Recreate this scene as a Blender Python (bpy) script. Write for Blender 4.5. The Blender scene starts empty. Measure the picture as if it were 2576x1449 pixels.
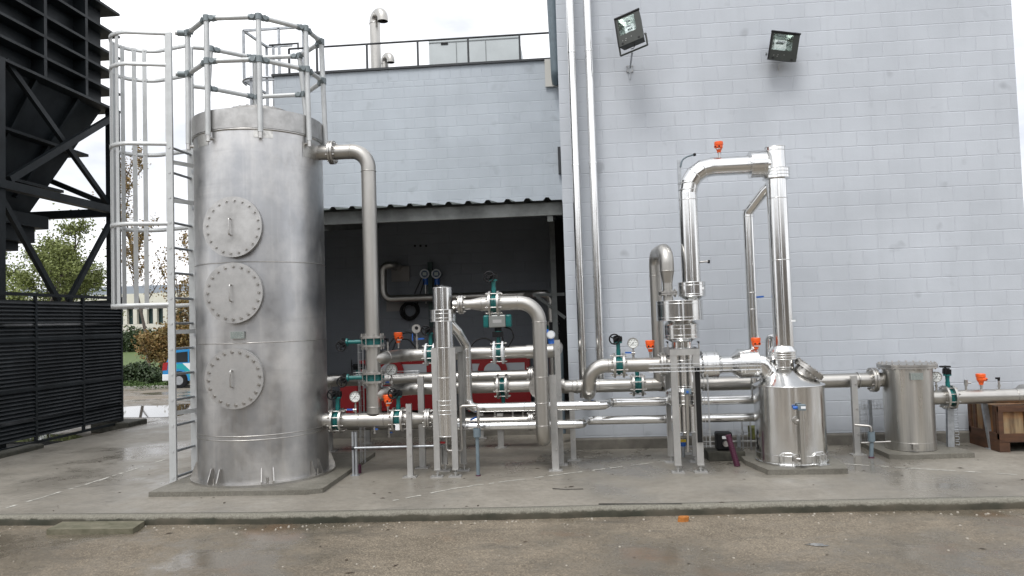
import bpy, math, random
import numpy as np
from mathutils import Vector, Matrix
random.seed(7); rng = np.random.default_rng(7)
V = Vector; R_ = math.radians; PI = math.pi
sc = bpy.context.scene
col = sc.collection

# ------------------------------------------------------------------ camera
CAM = V((0, -10.178, 1.782))
Rr = V((0.99635, 0.07999, -0.03192)); Ru = V((0.0351, -0.0398, 0.99859))
Rr.normalize(); Ru = (Ru - Rr * Ru.dot(Rr)).normalized()
yw, pt, rl = -0.0784514, 0.0426858, -0.0319508
_f = V((math.sin(yw) * math.cos(pt), math.cos(yw) * math.cos(pt), math.sin(pt)))
_r = V((math.cos(yw), -math.sin(yw), 0)); _u = _r.cross(_f)
Rr = _r * math.cos(rl) + _u * math.sin(rl); Ru = _u * math.cos(rl) - _r * math.sin(rl); Rf = _f
FPX = 2950 * 2576 / 4096
cd = bpy.data.cameras.new('camera'); co = bpy.data.objects.new('camera', cd); col.objects.link(co)
cd.sensor_width = 36; cd.lens = 2950 / 4096 * 36; cd.clip_start = 0.05; cd.clip_end = 3000
co.matrix_world = Matrix(((Rr.x, Ru.x, -Rf.x, CAM.x), (Rr.y, Ru.y, -Rf.y, CAM.y), (Rr.z, Ru.z, -Rf.z, CAM.z), (0, 0, 0, 1)))
sc.camera = co

# ------------------------------------------------------------------ world, sun, exposure
w = bpy.data.worlds.new('World'); sc.world = w; w.use_nodes = True
nt = w.node_tree; nt.nodes.clear()
out = nt.nodes.new('ShaderNodeOutputWorld'); bg = nt.nodes.new('ShaderNodeBackground')
sky = nt.nodes.new('ShaderNodeTexSky'); sky.sky_type = 'NISHITA'; sky.sun_disc = False
SUN_EL, SUN_AZ = 58, 200
sky.sun_elevation = R_(SUN_EL); sky.sun_rotation = R_(SUN_AZ); sky.air_density = 1.0; sky.dust_density = 4.0; sky.ozone_density = 1.0
hs = nt.nodes.new('ShaderNodeHueSaturation'); hs.inputs['Saturation'].default_value = 0.08; hs.inputs['Value'].default_value = 1.0
tc = nt.nodes.new('ShaderNodeTexCoord'); mp = nt.nodes.new('ShaderNodeMapping'); mp.inputs['Scale'].default_value = (1.6, 1.6, 4.0)
nz = nt.nodes.new('ShaderNodeTexNoise'); nz.inputs['Scale'].default_value = 1.6; nz.inputs['Detail'].default_value = 6; nz.inputs['Roughness'].default_value = 0.55
cr = nt.nodes.new('ShaderNodeValToRGB'); cr.color_ramp.elements[0].position = 0.33; cr.color_ramp.elements[0].color = (0.50, 0.52, 0.56, 1)
cr.color_ramp.elements[1].position = 0.62; cr.color_ramp.elements[1].color = (1, 1, 1, 1)
gray = nt.nodes.new('ShaderNodeMix'); gray.data_type = 'RGBA'; gray.inputs[0].default_value = 0.72; gray.inputs[7].default_value = (8.0, 8.05, 8.2, 1)
mul = nt.nodes.new('ShaderNodeMix'); mul.data_type = 'RGBA'; mul.blend_type = 'MULTIPLY'; mul.inputs[0].default_value = 1.0
L = nt.links.new
L(sky.outputs[0], hs.inputs['Color']); L(hs.outputs[0], gray.inputs[6]); L(tc.outputs['Generated'], mp.inputs[0]); L(mp.outputs[0], nz.inputs['Vector'])
L(nz.outputs['Fac'], cr.inputs[0]); L(gray.outputs[2], mul.inputs[6]); L(cr.outputs[0], mul.inputs[7]); L(mul.outputs[2], bg.inputs[0])
bg.inputs[1].default_value = 0.13; L(bg.outputs[0], out.inputs[0])
sd = bpy.data.lights.new('sun', 'SUN'); so = bpy.data.objects.new('sun', sd); col.objects.link(so)
sd.energy = 0.9; sd.angle = R_(22); sd.color = (1.0, 0.97, 0.93)
a = R_(SUN_AZ); sdir = V((math.sin(a) * math.cos(R_(SUN_EL)), math.cos(a) * math.cos(R_(SUN_EL)), math.sin(R_(SUN_EL))))
so.rotation_euler = sdir.to_track_quat('Z', 'Y').to_euler()
vs = sc.view_settings; vs.view_transform = 'Standard'; vs.look = 'None'; vs.exposure = 0.92; vs.gamma = 1.0
sc.cycles.max_bounces = 8; sc.cycles.glossy_bounces = 5

# ------------------------------------------------------------------ measuring helpers (photograph coordinates on a 2576 x 1449 grid)
def ray(x, y): return Rr * ((x - 1288) / FPX) - Ru * ((y - 724.5) / FPX) + Rf
def A(x, y, Y):
    d = ray(x, y); return CAM + d * ((Y - CAM.y) / d.y)
def AX(x, y, X):
    d = ray(x, y); return CAM + d * (X / d.x)
def G(x, y, Z=0.0):
    d = ray(x, y); return CAM + d * ((Z - CAM.z) / d.z)
def RW(px, P): return px * (V(P) - CAM).dot(Rf) / FPX

# ------------------------------------------------------------------ materials
MATS = {}
def mat(name, base=(.5, .5, .5), rough=.5, metal=0.0, var=0.0, vscale=3.0, rvar=0.0, bump=0.0, bscale=40.0, spec=.5, stretch=(1, 1, 1), base2=None, emit=None, coat=0):
    if name in MATS: return MATS[name]
    m = bpy.data.materials.new(name); m.use_nodes = True; n = m.node_tree; b = n.nodes['Principled BSDF']
    b.inputs['Base Color'].default_value = (*base, 1); b.inputs['Roughness'].default_value = rough; b.inputs['Metallic'].default_value = metal
    b.inputs['Specular IOR Level'].default_value = spec
    if coat: b.inputs['Coat Weight'].default_value = coat
    if emit: b.inputs['Emission Color'].default_value = (*emit, 1); b.inputs['Emission Strength'].default_value = 1
    g = n.nodes.new('ShaderNodeNewGeometry'); mp = n.nodes.new('ShaderNodeMapping'); mp.inputs['Scale'].default_value = stretch
    n.links.new(g.outputs['Position'], mp.inputs[0])
    if var or rvar or base2:
        t = n.nodes.new('ShaderNodeTexNoise'); t.inputs['Scale'].default_value = vscale; t.inputs['Detail'].default_value = 7; t.inputs['Roughness'].default_value = .62
        n.links.new(mp.outputs[0], t.inputs['Vector'])
        r = n.nodes.new('ShaderNodeMapRange'); r.inputs[1].default_value = .3; r.inputs[2].default_value = .7
        n.links.new(t.outputs['Fac'], r.inputs[0])
        c2 = base2 or tuple(x * (1 - var) for x in base); c1 = base if base2 else tuple(min(1, x * (1 + var * .5)) for x in base)
        mx = n.nodes.new('ShaderNodeMix'); mx.data_type = 'RGBA'; mx.inputs[6].default_value = (*c2, 1); mx.inputs[7].default_value = (*c1, 1)
        n.links.new(r.outputs[0], mx.inputs[0]); n.links.new(mx.outputs[2], b.inputs['Base Color'])
        if rvar:
            q = n.nodes.new('ShaderNodeMapRange'); q.inputs[1].default_value = .3; q.inputs[2].default_value = .7
            q.inputs[3].default_value = rough + rvar; q.inputs[4].default_value = max(.02, rough - rvar)
            n.links.new(t.outputs['Fac'], q.inputs[0]); n.links.new(q.outputs[0], b.inputs['Roughness'])
    if bump:
        t2 = n.nodes.new('ShaderNodeTexNoise'); t2.inputs['Scale'].default_value = bscale; t2.inputs['Detail'].default_value = 4
        n.links.new(mp.outputs[0], t2.inputs['Vector'])
        bp = n.nodes.new('ShaderNodeBump'); bp.inputs['Strength'].default_value = bump; bp.inputs['Distance'].default_value = .01
        n.links.new(t2.outputs['Fac'], bp.inputs['Height']); n.links.new(bp.outputs[0], b.inputs['Normal'])
    MATS[name] = m; return m

STEEL = mat('satin_steel', (.50, .485, .455), .38, 1.0, var=.22, vscale=2.2, rvar=.09, bump=.04, bscale=9, stretch=(1, 1, .35))
COVER = mat('cover_steel', (.52, .515, .505), .47, .9, var=.28, vscale=5, rvar=.10, bump=.04, bscale=25)
CLAD = mat('bright_cladding', (.76, .76, .75), .165, 1.0, var=.08, vscale=3, rvar=.05, bump=.08, bscale=5, stretch=(1, 1, .5))
FLG = mat('flange_steel', (.50, .485, .46), .38, 1.0, var=.25, vscale=14, rvar=.1)
BOLT = mat('bolt_steel', (.55, .54, .52), .32, 1.0, var=.2, vscale=30)
GALV = mat('galvanised', (.42, .44, .46), .45, .75, var=.25, vscale=14, rvar=.1)
STREAK = mat('streaked_steel', (.60, .585, .55), .36, 1.0, var=.45, vscale=1.6, rvar=.1, stretch=(6, 6, .3))
ALU = mat('matt_aluminium', (.54, .555, .555), .55, .45, var=.12, vscale=6, rvar=.06)
CLAMP = mat('clamp_grey', (.19, .22, .23), .5, .3)
POST = mat('support_steel', (.46, .455, .44), .5, .7, var=.25, vscale=7, rvar=.1, stretch=(1, 1, .4))
TEAL = mat('teal_paint', (.005, .13, .125), .38, 0, var=.25, vscale=20)
BLACK = mat('black_plastic', (.008, .008, .009), .5, spec=.25)
ORANGE = mat('orange_paint', (.78, .11, .015), .40, 0, var=.12, vscale=20)
BLUE = mat('blue_plastic', (.02, .11, .42), .4)
RED = mat('red_paint', (.33, .008, .012), .4, 0, var=.15, vscale=5)
WHITE = mat('white_paint', (.75, .76, .77), .45, 0, var=.06, vscale=9)
WHEAD = mat('pale_grey_housing', (.52, .55, .58), .45, 0)
DARKST = mat('dark_painted_steel', (.010, .0135, .016), .52, 0, spec=.3, var=.35, vscale=2.5, rvar=.1, bump=.05, bscale=30)
RUBBER = mat('black_cable', (.008, .008, .008), .55, spec=.25)
PVC = mat('blue_grey_plastic', (.14, .18, .205), .5, 0, var=.15, vscale=9)
PURPLE = mat('purple_hose', (.07, .012, .035), .6)
CONC = None

def nodes(name):
    m = bpy.data.materials.new(name); m.use_nodes = True; MATS[name] = m
    return m, m.node_tree, m.node_tree.nodes['Principled BSDF']
def N(n, t, **k):
    x = n.nodes.new(t)
    for a_, b_ in k.items():
        if a_.startswith('i_'):
            key = a_[2:]; key = int(key) if key.isdigit() else key.replace('_', ' ')
            x.inputs[key].default_value = b_
        else: setattr(x, a_, b_)
    return x
def MIX(n, fac, a_, b_, bt='MIX'):
    x = n.nodes.new('ShaderNodeMix'); x.data_type = 'RGBA'; x.blend_type = bt
    for i, v in ((0, fac), (6, a_), (7, b_)):
        if isinstance(v, (int, float)): x.inputs[i].default_value = v
        elif isinstance(v, tuple): x.inputs[i].default_value = (*v, 1)
        else: n.links.new(v, x.inputs[i])
    return x.outputs[2]
def RANGE(n, v, a0, a1, b0=0.0, b1=1.0):
    x = n.nodes.new('ShaderNodeMapRange'); n.links.new(v, x.inputs[0])
    for i, q in enumerate((a0, a1, b0, b1)): x.inputs[i + 1].default_value = q
    return x.outputs[0]
def NOISE(n, vec, s, d=5, r=.55):
    x = n.nodes.new('ShaderNodeTexNoise'); x.inputs['Scale'].default_value = s; x.inputs['Detail'].default_value = d; x.inputs['Roughness'].default_value = r
    if vec is not None: n.links.new(vec, x.inputs['Vector'])
    return x.outputs['Fac']
def MATH(n, op, a_, b_=0.0):
    x = n.nodes.new('ShaderNodeMath'); x.operation = op
    for i, v in ((0, a_), (1, b_)):
        if isinstance(v, (int, float)): x.inputs[i].default_value = v
        else: n.links.new(v, x.inputs[i])
    return x.outputs[0]

def tank_mat():
    m, n, b = nodes('tank_steel'); g = n.nodes.new('ShaderNodeNewGeometry'); P = g.outputs['Position']
    def M_(sc): 
        x = N(n, 'ShaderNodeMapping'); x.inputs['Scale'].default_value = sc; n.links.new(P, x.inputs[0]); return x.outputs[0]
    patch = NOISE(n, M_((1.2, 1.2, .9)), 1.3, 5, .6); drip = NOISE(n, M_((9, 9, .35)), 1.6, 5, .65); band = NOISE(n, M_((.6, .6, 7)), 1.5, 4, .6); mott = NOISE(n, M_((4, 4, 3)), 2.6, 7, .7)
    c = MIX(n, RANGE(n, patch, .36, .62), (.42, .425, .435), (.66, .65, .635)); c = MIX(n, MATH(n, 'MULTIPLY', RANGE(n, drip, .52, .74), .28), c, (.72, .70, .67)); c = MIX(n, MATH(n, 'MULTIPLY', RANGE(n, band, .56, .72), .30), c, (.36, .365, .375))
    c = MIX(n, MATH(n, 'MULTIPLY', RANGE(n, mott, .55, .75), .30), c, (.40, .39, .375)); n.links.new(c, b.inputs['Base Color']); b.inputs['Metallic'].default_value = 1
    r = MATH(n, 'ADD', RANGE(n, patch, .35, .65, .33, .44), RANGE(n, mott, .4, .7, -.03, .10)); n.links.new(r, b.inputs['Roughness'])
    bp = N(n, 'ShaderNodeBump'); bp.inputs['Strength'].default_value = .12; bp.inputs['Distance'].default_value = .02; n.links.new(NOISE(n, M_((1, 1, .5)), 3.0, 2), bp.inputs['Height']); n.links.new(bp.outputs[0], b.inputs['Normal'])
    return m
TANK = tank_mat()
def block_wall(name, base, sx=.08, sz=-.16, blot=.5, axis='X', bw=.4, rh=.2, streak=0.0):
    m, n, b = nodes(name); g = n.nodes.new('ShaderNodeNewGeometry')
    sp = n.nodes.new('ShaderNodeSeparateXYZ'); n.links.new(g.outputs['Position'], sp.inputs[0])
    cx = MATH(n, 'ADD', sp.outputs[axis], sx); cz = MATH(n, 'ADD', sp.outputs['Z'], sz)
    wob = NOISE(n, g.outputs['Position'], 5.0, 3); wv = RANGE(n, wob, 0, 1, -.008, .008)
    cz = MATH(n, 'ADD', cz, wv)
    cb = n.nodes.new('ShaderNodeCombineXYZ'); n.links.new(cx, cb.inputs[0]); n.links.new(cz, cb.inputs[1])
    br = n.nodes.new('ShaderNodeTexBrick'); n.links.new(cb.outputs[0], br.inputs['Vector'])
    br.offset = .5; br.inputs['Scale'].default_value = 1; br.inputs['Brick Width'].default_value = bw; br.inputs['Row Height'].default_value = rh
    br.inputs['Mortar Size'].default_value = .008; br.inputs['Mortar Smooth'].default_value = .7; br.inputs['Bias'].default_value = 0
    br.inputs['Color1'].default_value = (1, 1, 1, 1); br.inputs['Color2'].default_value = (.95, .953, .957, 1); br.inputs['Mortar'].default_value = (.99, .99, 1, 1)
    n1 = NOISE(n, g.outputs['Position'], .7, 5); n2 = NOISE(n, g.outputs['Position'], 3.3, 2, .4); n3 = NOISE(n, g.outputs['Position'], 60, 3)
    c = MIX(n, RANGE(n, n1, .35, .65), tuple(x * .90 for x in base), tuple(min(1, x * 1.06) for x in base))
    c = MIX(n, 1.0, c, br.outputs['Color'], 'MULTIPLY')
    spots = MATH(n, 'MULTIPLY', RANGE(n, n2, .66, .76), blot)
    c = MIX(n, spots, c, tuple(x * .70 for x in base))
    smp = n.nodes.new('ShaderNodeMapping'); smp.inputs['Scale'].default_value = (3.2, 3.2, .22); n.links.new(g.outputs['Position'], smp.inputs[0])
    c = MIX(n, MATH(n, 'MULTIPLY', RANGE(n, NOISE(n, smp.outputs[0], 1.4, 5, .6), .50, .72), .30), c, tuple(x * .80 for x in base))
    splash = MATH(n, 'MULTIPLY', RANGE(n, MATH(n, 'ADD', sp.outputs['Z'], RANGE(n, n1, .3, .7, -.12, .12)), .42, .12), .5)
    c = MIX(n, splash, c, tuple(x * .66 for x in base))
    c = MIX(n, MATH(n, 'MULTIPLY', RANGE(n, NOISE(n, g.outputs['Position'], 25, 5, .7), .58, .8), .25), c, tuple(x * .7 for x in base))
    n.links.new(c, b.inputs['Base Color']); b.inputs['Roughness'].default_value = .62
    # joints: height
    h = MATH(n, 'SUBTRACT', 1.0, br.outputs['Fac'])
    h = MATH(n, 'ADD', MATH(n, 'MULTIPLY', h, RANGE(n, n1, .2, .8, .35, 1.1)), MATH(n, 'MULTIPLY', n3, .22))
    bp = n.nodes.new('ShaderNodeBump'); bp.inputs['Strength'].default_value = .6; bp.inputs['Distance'].default_value = .008
    n.links.new(h, bp.inputs['Height']); n.links.new(bp.outputs[0], b.inputs['Normal'])
    return m
WALLR = block_wall('painted_block_wall', (.47, .50, .54), blot=.85)
WALLL = block_wall('painted_block_wall_blue', (.48, .525, .57), sx=.02, sz=-.06)
WALLD = block_wall('block_wall_bay_shade_painted', (.165, .18, .20), sx=.02, sz=-.06, blot=.3)  # canopy shade on the bay wall is put into this darker colour
WALLT = block_wall('painted_block_wall_upright', (.48, .525, .57), sx=.02, sz=-.26, bw=.2, rh=.34, blot=.9)

def ground_mat(name, dry, lite, wet, pebble, scale=1.0, wetlo=.45, wethi=.6, rdry=.75, rwet=.12, bumps=.5, pscale=90, rust=0.0, stain=(.06, .055, .045), stn=.6):
    m, n, b = nodes(name); g = n.nodes.new('ShaderNodeNewGeometry'); P = g.outputs['Position']
    def M_(sc): 
        x = N(n, 'ShaderNodeMapping'); x.inputs['Scale'].default_value = sc; n.links.new(P, x.inputs[0]); return x.outputs[0]
    big = NOISE(n, P, .38 * scale, 6, .62); mid = NOISE(n, P, 1.7 * scale, 8, .7); fine = NOISE(n, P, pscale, 3, .75); sw = NOISE(n, M_((.8, 2.6, 1)), 1.3 * scale, 7, .65); grit = NOISE(n, P, 14, 6, .75)
    c = MIX(n, RANGE(n, mid, .38, .62), dry, lite)
    c = MIX(n, MATH(n, 'MULTIPLY', RANGE(n, grit, .42, .70), .5), c, tuple(x * .6 for x in dry))
    c = MIX(n, MATH(n, 'MULTIPLY', RANGE(n, fine, .52, .70), pebble), c, tuple(min(1, x * 1.7) for x in lite))
    c = MIX(n, MATH(n, 'MULTIPLY', RANGE(n, fine, .48, .30), pebble), c, tuple(x * .35 for x in dry))
    wm = RANGE(n, MATH(n, 'ADD', MATH(n, 'MULTIPLY', big, .72), MATH(n, 'MULTIPLY', mid, .28)), wetlo, wethi)
    c = MIX(n, MATH(n, 'MULTIPLY', wm, .75), c, wet)
    c = MIX(n, MATH(n, 'MULTIPLY', RANGE(n, sw, .54, .72), stn), c, stain)
    if rust: c = MIX(n, MATH(n, 'MULTIPLY', RANGE(n, NOISE(n, P, .9, 5), .58, .70), rust), c, (.17, .09, .045))
    n.links.new(c, b.inputs['Base Color'])
    rr = MIX(n, wm, (rdry,) * 3, (rwet,) * 3); n.links.new(rr, b.inputs['Roughness'])
    h = MATH(n, 'ADD', MATH(n, 'MULTIPLY', fine, pebble), MATH(n, 'MULTIPLY', grit, .35))
    bp = n.nodes.new('ShaderNodeBump'); bp.inputs['Distance'].default_value = .006
    n.links.new(RANGE(n, wm, 0, 1, bumps, bumps * .12), bp.inputs['Strength']); n.links.new(h, bp.inputs['Height']); n.links.new(bp.outputs[0], b.inputs['Normal'])
    return m
SLABM = ground_mat('slab_concrete', (.20, .182, .152), (.28, .258, .22), (.13, .12, .102), .10, wetlo=.47, wethi=.60, rdry=.6, rwet=.14, bumps=.3, pscale=55, stn=.35, stain=(.10, .095, .085))
ROADM = ground_mat('yard_asphalt', (.128, .105, .075), (.212, .178, .132), (.095, .082, .062), .85, scale=1.2, wetlo=.455, wethi=.545, rdry=.7, rwet=.13, bumps=.9, pscale=70, rust=.5, stn=.6)
PADM = ground_mat('pad_concrete', (.135, .126, .102), (.22, .208, .178), (.09, .085, .07), .35, wetlo=.4, wethi=.7, rdry=.75, rwet=.45, pscale=50)

def kerb_mat():
    m, n, b = nodes('mossy_kerb'); g = n.nodes.new('ShaderNodeNewGeometry'); P = g.outputs['Position']
    sp = n.nodes.new('ShaderNodeSeparateXYZ'); n.links.new(P, sp.inputs[0])
    nn = NOISE(n, P, 9, 6, .7); n2 = NOISE(n, P, 2.2, 4)
    zz = MATH(n, 'ADD', sp.outputs['Z'], RANGE(n, nn, .3, .7, -.016, .016))
    moss = RANGE(n, zz, -.022, -.036)
    c = MIX(n, RANGE(n, NOISE(n, P, 60, 3, .7), .35, .65), (.12, .112, .088), (.215, .205, .17))
    dk = MIX(n, RANGE(n, n2, .4, .62), (.035, .036, .024), (.085, .075, .055))
    c = MIX(n, moss, c, dk); n.links.new(c, b.inputs['Base Color']); b.inputs['Roughness'].default_value = .8
    bp = n.nodes.new('ShaderNodeBump'); bp.inputs['Distance'].default_value = .01; bp.inputs['Strength'].default_value = .8; n.links.new(nn, bp.inputs['Height']); n.links.new(bp.outputs[0], b.inputs['Normal'])
    return m
KERBM = kerb_mat()

def wood_mat():
    m, n, b = nodes('rusty_crate_wood'); g = n.nodes.new('ShaderNodeNewGeometry'); P = g.outputs['Position']
    mp = N(n, 'ShaderNodeMapping'); mp.inputs['Scale'].default_value = (5, 5, .6); n.links.new(P, mp.inputs[0])
    a_ = NOISE(n, mp.outputs[0], 2.2, 6, .6); b2 = NOISE(n, P, 2.5, 4)
    c = MIX(n, RANGE(n, a_, .38, .6), (.045, .02, .009), (.25, .18, .10)); c = MIX(n, MATH(n, 'MULTIPLY', RANGE(n, b2, .45, .6), .8), c, (.23, .09, .02))
    n.links.new(c, b.inputs['Base Color']); b.inputs['Roughness'].default_value = .75; return m
WOOD = wood_mat()
WOODD = mat('dark_wet_wood', (.075, .032, .014), .7, 0, var=.5, vscale=6, stretch=(.5, .5, 3))

# ------------------------------------------------------------------ mesh builder
WP = {}
def basis(d):
    d = V(d).normalized(); h = V((0, 0, 1)) if abs(d.z) < .95 else V((1, 0, 0))
    x = h.cross(d).normalized(); return x, d.cross(x), d
class MB:
    def __init__(s): s.v = []; s.f = []; s.s = []
    def add(s, vs, fs, sm=False):
        o = len(s.v); s.v += [tuple(p) for p in vs]; s.f += [tuple(i + o for i in f) for f in fs]; s.s += [sm] * len(fs); return s
    def ringpts(s, c, d, r, n, ax=None):
        x, y = (ax if ax else basis(d)[:2]); return [V(c) + x * (r * math.cos(2 * PI * k / n)) + y * (r * math.sin(2 * PI * k / n)) for k in range(n)]
    def cyl(s, p0, p1, r0, r1=None, n=20, caps=(1, 1), sm=True):
        p0, p1 = V(p0), V(p1); r1 = r0 if r1 is None else r1; d = p1 - p0; ax = basis(d)[:2]
        a_ = s.ringpts(p0, d, r0, n, ax); b_ = s.ringpts(p1, d, r1, n, ax)
        s.add(a_ + b_, [(k, (k + 1) % n, n + (k + 1) % n, n + k) for k in range(n)], sm)
        if caps[0]: s.add(a_, [tuple(reversed(range(n)))])
        if caps[1]: s.add(b_, [tuple(range(n))])
        return s
    def lathe(s, c, d, prof, n=32, sm=False):
        c = V(c); x, y, z = basis(d)
        rs = [[c + z * h + x * (r * math.cos(2 * PI * k / n)) + y * (r * math.sin(2 * PI * k / n)) for k in range(n)] for r, h in prof]
        if sm:
            vs = [p for q in rs for p in q]; s.add(vs, [(i * n + k, i * n + (k + 1) % n, (i + 1) * n + (k + 1) % n, (i + 1) * n + k) for i in range(len(rs) - 1) for k in range(n)], True)
        else:
            for i in range(len(rs) - 1):
                s.add(rs[i] + rs[i + 1], [(k, (k + 1) % n, n + (k + 1) % n, n + k) for k in range(n)], True)
        return s
    def tube(s, path, r, fil=0.0, n=20, k=9, caps=(1, 1), seg=None, sm=True):
        P = [V(p) for p in path]; m = len(P)
        rr = list(r) if isinstance(r, (list, tuple)) else [r] * m
        pts = [(P[0], rr[0])]
        for i in range(1, m - 1):
            a_, b_ = (P[i - 1] - P[i]), (P[i + 1] - P[i]); la, lb = a_.length, b_.length; a_.normalize(); b_.normalize()
            th = PI - a_.angle(b_)
            if fil <= 0 or th < .02: pts.append((P[i], rr[i])); continue
            t = min(fil * math.tan(th / 2), la * .5 if i > 1 else la * .98, lb * .5 if i < m - 2 else lb * .98); R0 = t / math.tan(th / 2)
            bis = (a_ + b_).normalized(); cc = P[i] + bis * (R0 / math.cos(th / 2)); u0 = (P[i] + a_ * t - cc); u1 = (P[i] + b_ * t - cc)
            kk = seg or max(2, int(round(k * th / (PI / 2))))
            for j in range(kk + 1):
                f = j / kk; q = (u0 * math.sin((1 - f) * th) + u1 * math.sin(f * th)) / math.sin(th); pts.append((cc + q, rr[i]))
        pts.append((P[-1], rr[-1]))
        C = [p for p, _ in pts]; rad = [q for _, q in pts]; T = []
        for i in range(len(C)):
            t = (C[min(i + 1, len(C) - 1)] - C[i]).normalized() + (C[i] - C[max(i - 1, 0)]).normalized() if 0 < i < len(C) - 1 else (C[1] - C[0] if i == 0 else C[-1] - C[-2]); T.append(t.normalized())
        x = basis(T[0])[0]; rings = []
        for i in range(len(C)):
            x = (x - T[i] * x.dot(T[i])).normalized(); y = T[i].cross(x)
            sc_ = 1.0
            if 0 < i < len(C) - 1:
                e = (C[i] - C[i - 1]).normalized(); c_ = max(.5, e.dot(T[i])); bdir = (e - T[i] * e.dot(T[i])); bl = bdir.length
                bd = bdir / bl if bl > 1e-6 else None
            else: bd = None; c_ = 1
            rg = []
            for q in range(n):
                o = x * (rad[i] * math.cos(2 * PI * q / n)) + y * (rad[i] * math.sin(2 * PI * q / n))
                if bd is not None: o = o + bd * (o.dot(bd) * (1 / c_ - 1))
                rg.append(C[i] + o)
            rings.append(rg)
        if sm:
            s.add([p for q in rings for p in q], [(i * n + q, i * n + (q + 1) % n, (i + 1) * n + (q + 1) % n, (i + 1) * n + q) for i in range(len(rings) - 1) for q in range(n)], True)
        else:
            for i in range(len(rings) - 1): s.add(rings[i] + rings[i + 1], [(q, (q + 1) % n, n + (q + 1) % n, n + q) for q in range(n)], True)
        if caps[0]: s.add(rings[0], [tuple(reversed(range(n)))])
        if caps[1]: s.add(rings[-1], [tuple(range(n))])
        return s
    def torus(s, c, d, R, r, n=32, m=8):
        c = V(c); x, y, z = basis(d); vs = []
        for i in range(n):
            e = x * math.cos(2 * PI * i / n) + y * math.sin(2 * PI * i / n)
            for j in range(m): vs.append(c + e * (R + r * math.cos(2 * PI * j / m)) + z * (r * math.sin(2 * PI * j / m)))
        s.add(vs, [(i * m + j, ((i + 1) % n) * m + j, ((i + 1) % n) * m + (j + 1) % m, i * m + (j + 1) % m) for i in range(n) for j in range(m)], True); return s
    def box(s, c, sz, M=None):
        c = V(c); x, y, z = [q / 2 for q in sz]; M = M or Matrix.Identity(3)
        vs = [c + M @ V((i * x, j * y, k * z)) for k in (-1, 1) for j in (-1, 1) for i in (-1, 1)]
        s.add(vs, [(0, 2, 3, 1), (4, 5, 7, 6), (0, 1, 5, 4), (2, 6, 7, 3), (0, 4, 6, 2), (1, 3, 7, 5)]); return s
    def bb(s, a_, b_): return s.box((V(a_) + V(b_)) / 2, [abs(q - p) for p, q in zip(a_, b_)])
    def beam(s, p0, p1, wd, ht, up=(0, 0, 1)):
        p0, p1 = V(p0), V(p1); z = (p1 - p0); l = z.length; z.normalize(); u = V(up); u = u - z * u.dot(z)
        if u.length < 1e-3: u = V((0, 1, 0)) - z * z.y
        u.normalize(); x = u.cross(z)
        M = Matrix((x, u, z)).transposed(); return s.box((p0 + p1) / 2, (wd, ht, l), M)
    def channel(s, p0, p1, wd, dp, th=.006, face=(0, -1, 0)):
        """U channel: web width wd faces `face`, flanges of depth dp behind it"""
        p0, p1 = V(p0), V(p1); z = (p1 - p0).normalized(); u = V(face); u = (u - z * u.dot(z)).normalized(); x = u.cross(z)
        s.beam(p0, p1, wd, th, u)
        for q in (-1, 1): s.beam(p0 - u * (dp / 2) + x * (q * (wd / 2 - th / 2)), p1 - u * (dp / 2) + x * (q * (wd / 2 - th / 2)), th, dp - th - .001, u)
        return s
    def prism(s, pts, vec):
        n = len(pts); a_ = [V(p) for p in pts]; b_ = [p + V(vec) for p in a_]
        s.add(a_, [tuple(reversed(range(n)))]); s.add(b_, [tuple(range(n))]); s.add(a_ + b_, [(k, (k + 1) % n, n + (k + 1) % n, n + k) for k in range(n)]); return s
    def hexb(s, p, d, r, h): return s.cyl(V(p), V(p) + V(d).normalized() * h, r, n=6, sm=False)
    def build(s, name, m, parent=None, bevel=0, kind=None, loc=None):
        me = bpy.data.meshes.new(name); a_ = np.array(s.v, dtype=float)
        if loc is None: loc = V((a_.min(0) + a_.max(0)) / 2)
        loc = V(loc); pw = WP.get(parent.name, V((0, 0, 0))) if parent else V((0, 0, 0))
        me.from_pydata([tuple(V(p) - loc) for p in s.v], [], s.f); me.polygons.foreach_set('use_smooth', s.s); me.materials.append(m); me.update()
        o = bpy.data.objects.new(name, me); col.objects.link(o); o.location = loc - pw
        if parent: o.parent = parent
        WP[o.name] = loc
        if bevel:
            md = o.modifiers.new('bevel', 'BEVEL'); md.width = bevel; md.segments = 2; md.limit_method = 'ANGLE'; md.angle_limit = R_(40)
        if kind: o['kind'] = kind
        return o
def thing(name, label, cat, loc=(0, 0, 0), group=None):
    o = bpy.data.objects.new(name, None); col.objects.link(o); o.location = loc; o.empty_display_size = .1; WP[o.name] = V(loc)
    o['label'] = label; o['category'] = cat
    if group: o['group'] = group
    return o
def tag(o, label, cat, group=None, kind=None):
    if label: o['label'] = label; o['category'] = cat
    if group: o['group'] = group
    if kind: o['kind'] = kind
    return o
def copy_tree(o, parent=None):
    c = o.copy(); col.objects.link(c); c.parent = parent; WP[c.name] = WP.get(o.name, V((0, 0, 0)))
    for ch in [q for q in KIDS.get(o.name, [])]: copy_tree(ch, c)
    return c
KIDS = {}
def index_kids(o):
    KIDS[o.name] = list(o.children)
    for ch in o.children: index_kids(ch)
def place(proto, used, loc, label, group=None, rot=(0, 0, 0), scale=1.0):
    if proto.name not in KIDS: index_kids(proto)
    if used.get(proto.name): o = copy_tree(proto)
    else: o = proto; used[proto.name] = True
    o.location = loc; o.rotation_euler = rot; o.scale = (scale,) * 3 if isinstance(scale, (int, float)) else scale
    o['label'] = label
    if group: o['group'] = group
    return o
USED = {}
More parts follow.
